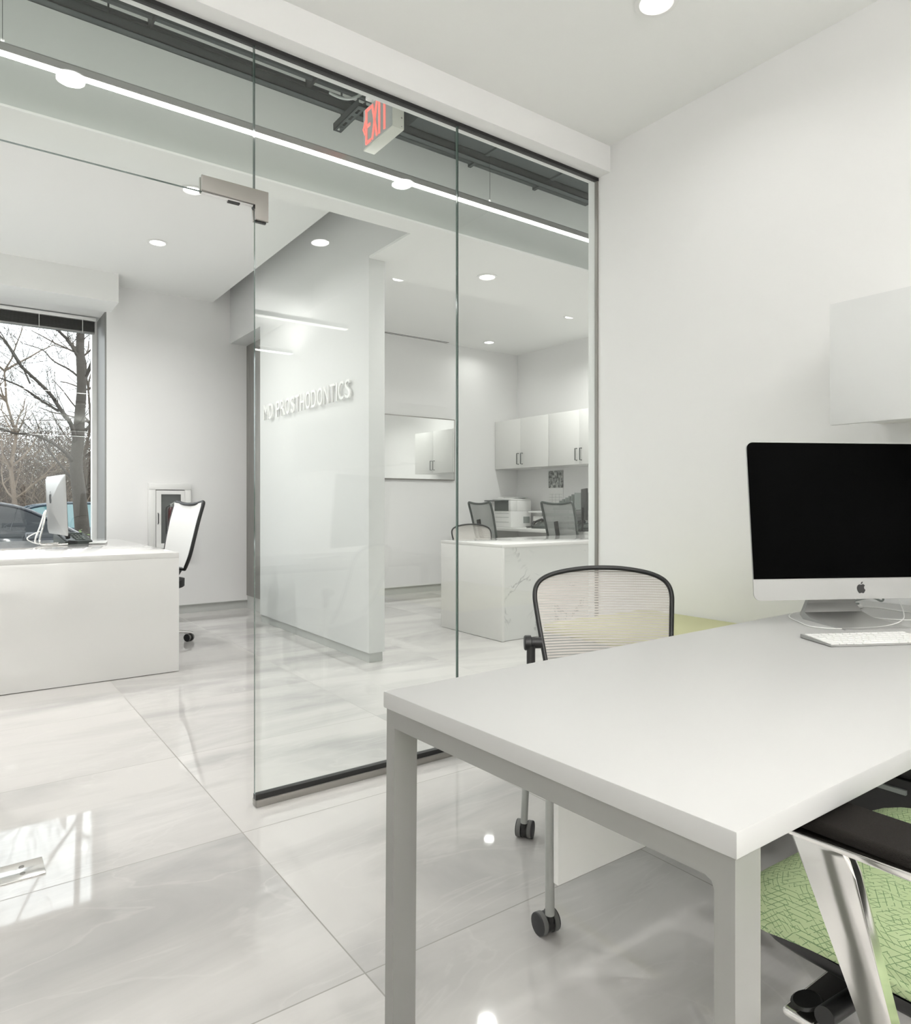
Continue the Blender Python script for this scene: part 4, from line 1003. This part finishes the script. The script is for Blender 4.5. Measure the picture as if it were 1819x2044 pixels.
# uncountable scrub
rg = random.Random(5); th = MB()
vs = []; fs = []
for i in range(50000):
    y = rg.uniform(20, 34); x = y*rg.uniform(-.06, .22)+rg.uniform(-1.5, .8) if i < 26000 else y*rg.uniform(-1.2, .7); hmax = 1.3+(y-20)*.19
    z0 = -.4+(max(0, y-24)/26)**.8*2.6 if y > 24 else -.4
    zb = z0+rg.random()**.8*hmax
    d = Vector((rg.uniform(-1, 1), rg.uniform(-1, 1), rg.uniform(-.1, 1.2))).normalized(); L = rg.uniform(.3, 1.1); r = rg.uniform(.005, .016)
    a = d.cross(Vector((0, 1, .1))).normalized()*r; p = Vector((x, y, zb)); b2 = a.cross(d).normalized()*r; q = p+d*L
    n = len(vs); vs += [p+a, p-a*.5+b2, p-a*.5-b2, q]; fs += [(n, n+1, n+3), (n+1, n+2, n+3), (n+2, n, n+3)]
me = bpy.data.meshes.new('scrub'); me.from_pydata([tuple(v) for v in vs], [], fs)
for i, q in enumerate(me.polygons): q.material_index = (i//3) % 3 == 0
me.materials.append(M['twig']); me.materials.append(M['twig2'])
o = bpy.data.objects.new('scrub_thicket', me); COL.objects.link(o); tag(o, 'tangled brown leafless scrub beyond the parked cars', 'scrub', kind='stuff')
# cars
def car(name, label, x, y, rz, paint, glass, L=4.6, H=1.46, Wd=1.8):
    t = thing(name, label, 'car', (x, y, -.4), rz, None)
    hl = L/2
    # side profile from rear (x=0) to front (x=L)
    body = [(0, .35), (.02, .75), (.10, .92), (.62, 1.0), (L-1.25, .95), (L-.35, .80), (L-.05, .62), (L, .38), (L-.1, .22), (.1, .22)]
    b_ = MB(); n = len(body); W2 = Wd/2
    b_.prism([(px-hl, -W2, pz) for px, pz in body], (0, Wd, 0), .06, 4); b_.build('body', paint, t, ang=50)
    gh = [(.45, .96), (.80, 1.16), (1.25, 1.36), (1.75, H-.02), (2.25, H), (2.65, H-.03), (3.05, 1.32), (3.75, .92), (3.7, .88), (.5, .9)]
    c_ = MB(); nn = len(gh); W3 = Wd/2-.08; W4 = Wd/2-.24
    def w(pz): return W3+(W4-W3)*max(0, (pz-.92))/(H-.92)
    A = [(px-hl, -w(pz), pz) for px, pz in gh]; Bq = [(px-hl, w(pz), pz) for px, pz in gh]
    c_.add(A+Bq, [tuple(range(nn))[::-1], tuple(range(nn, 2*nn))]+[(i, (i+1) % nn, nn+(i+1) % nn, nn+i) for i in range(nn)])
    c_.build('cabin_glass', glass, t, ang=60)
    rf = MB()
    for s in (-1, 1):
        rf.tube(spline([(px-hl, s*(w(pz)-.01), pz+.008) for px, pz in gh[:8]], 4), .028, 8)
    roofp = [(1.25, 1.37), (1.75, H-.01), (2.25, H+.012), (2.65, H-.018), (2.95, 1.37)]
    P = spline([(px-hl, 0, pz) for px, pz in roofp], 4)
    rf.grid(lambda u, v: (P[min(int(v*(len(P)-1)), len(P)-1)].x, (2*u-1)*w(P[min(int(v*(len(P)-1)), len(P)-1)].z)*1.0, P[min(int(v*(len(P)-1)), len(P)-1)].z+.012*(1-(2*u-1)**2)), 10, len(P)-1)
    for px in (1.62, 2.55):
        for s in (-1, 1): rf.tube([(px-hl, s*(W3+.005), .93), (px-hl+.04, s*(W4+.035), 1.36)], .022, 6)
    rf.build('roof', paint, t, ang=60)
    for s in (-1, 1):
        for px in (.85, L-.9):
            w_ = MB(); w_.lathe([(.20, s*(W2-.18)), (.315, s*(W2-.17)), (.325, s*(W2-.10)), (.31, s*(W2+.01)), (.21, s*(W2+.015))], (px-hl, 0, .325), 28, 'y')
            w_ = w_.build('wheel', M['rubber'], t)
            r_ = MB(); r_.lathe([(0, s*(W2+.0)), (.05, s*(W2+.012)), (.19, s*(W2-.01)), (.215, s*(W2+.012))], (px-hl, 0, .325), 20, 'y'); r_.build('hubcap', M['alu'], w_)
        m2 = MB(); m2.box(2.95-hl, 3.12-hl, s*(W2-.02) if s > 0 else -W2-.16, W2+.16 if s > 0 else -(W2-.02), .93, 1.05, .03, 3); m2.build('side_mirror', paint, t)
        B(L-.42-hl, L-.08-hl, s*.62-.16, s*.62+.16, .60, .72, .03, 2).build('headlight', M['chrome'], t)
        B(-hl-.01, .12-hl, s*.62-.18, s*.62+.18, .70, .84, .03, 2).build('tail_light', M['redtail'], t)
    return t
car('parked_car', 'dark parked car nearest outside the lobby window', .12, 12.1, 0, M['cardark'], M['carglass'])
car('parked_car', 'blue-tinted parked car behind the dark car and the tree', 1.85, 16.1, PI, M['carblue'], M['carglass2'], 4.6, 1.44)
# shrub
sh = thing('garden_shrub', 'small green shrub outside against the foot of the window', 'shrub', (1.20, 8.6, -.4))
rg = random.Random(9); s1 = MB(); lv = MB(); 
for i in range(26):
    a = rg.uniform(0, 2*PI); d = Vector((math.cos(a)*.35, math.sin(a)*.35, 1)); L = rg.uniform(.7, 1.22)
    pts = [Vector((math.cos(a)*.04, math.sin(a)*.04, 0))]
    for k in range(6):
        d = (d+Vector((rg.uniform(-.25, .25), rg.uniform(-.25, .25), 0))).normalized(); pts.append(pts[-1]+d*L/6)
    s1.tube(pts, .004, 4, caps=False)
    for p in pts[2:]:
        for q in range(7):
            c_ = p+Vector((rg.uniform(-.07, .07), rg.uniform(-.07, .07), rg.uniform(-.06, .06))); u = Vector((rg.uniform(-1, 1), rg.uniform(-1, 1), rg.uniform(-.6, .6))).normalized(); w = u.cross(Vector((rg.uniform(-1, 1), rg.uniform(-1, 1), 1))).normalized()
            l = rg.uniform(.018, .035); lv.add([c_-u*l, c_+w*l*.45, c_+u*l, c_-w*l*.45], [(0, 1, 2, 3)])
s1.build('stems', M['twig'], sh); f = lv.build('foliage', M['leaf'], sh, False)
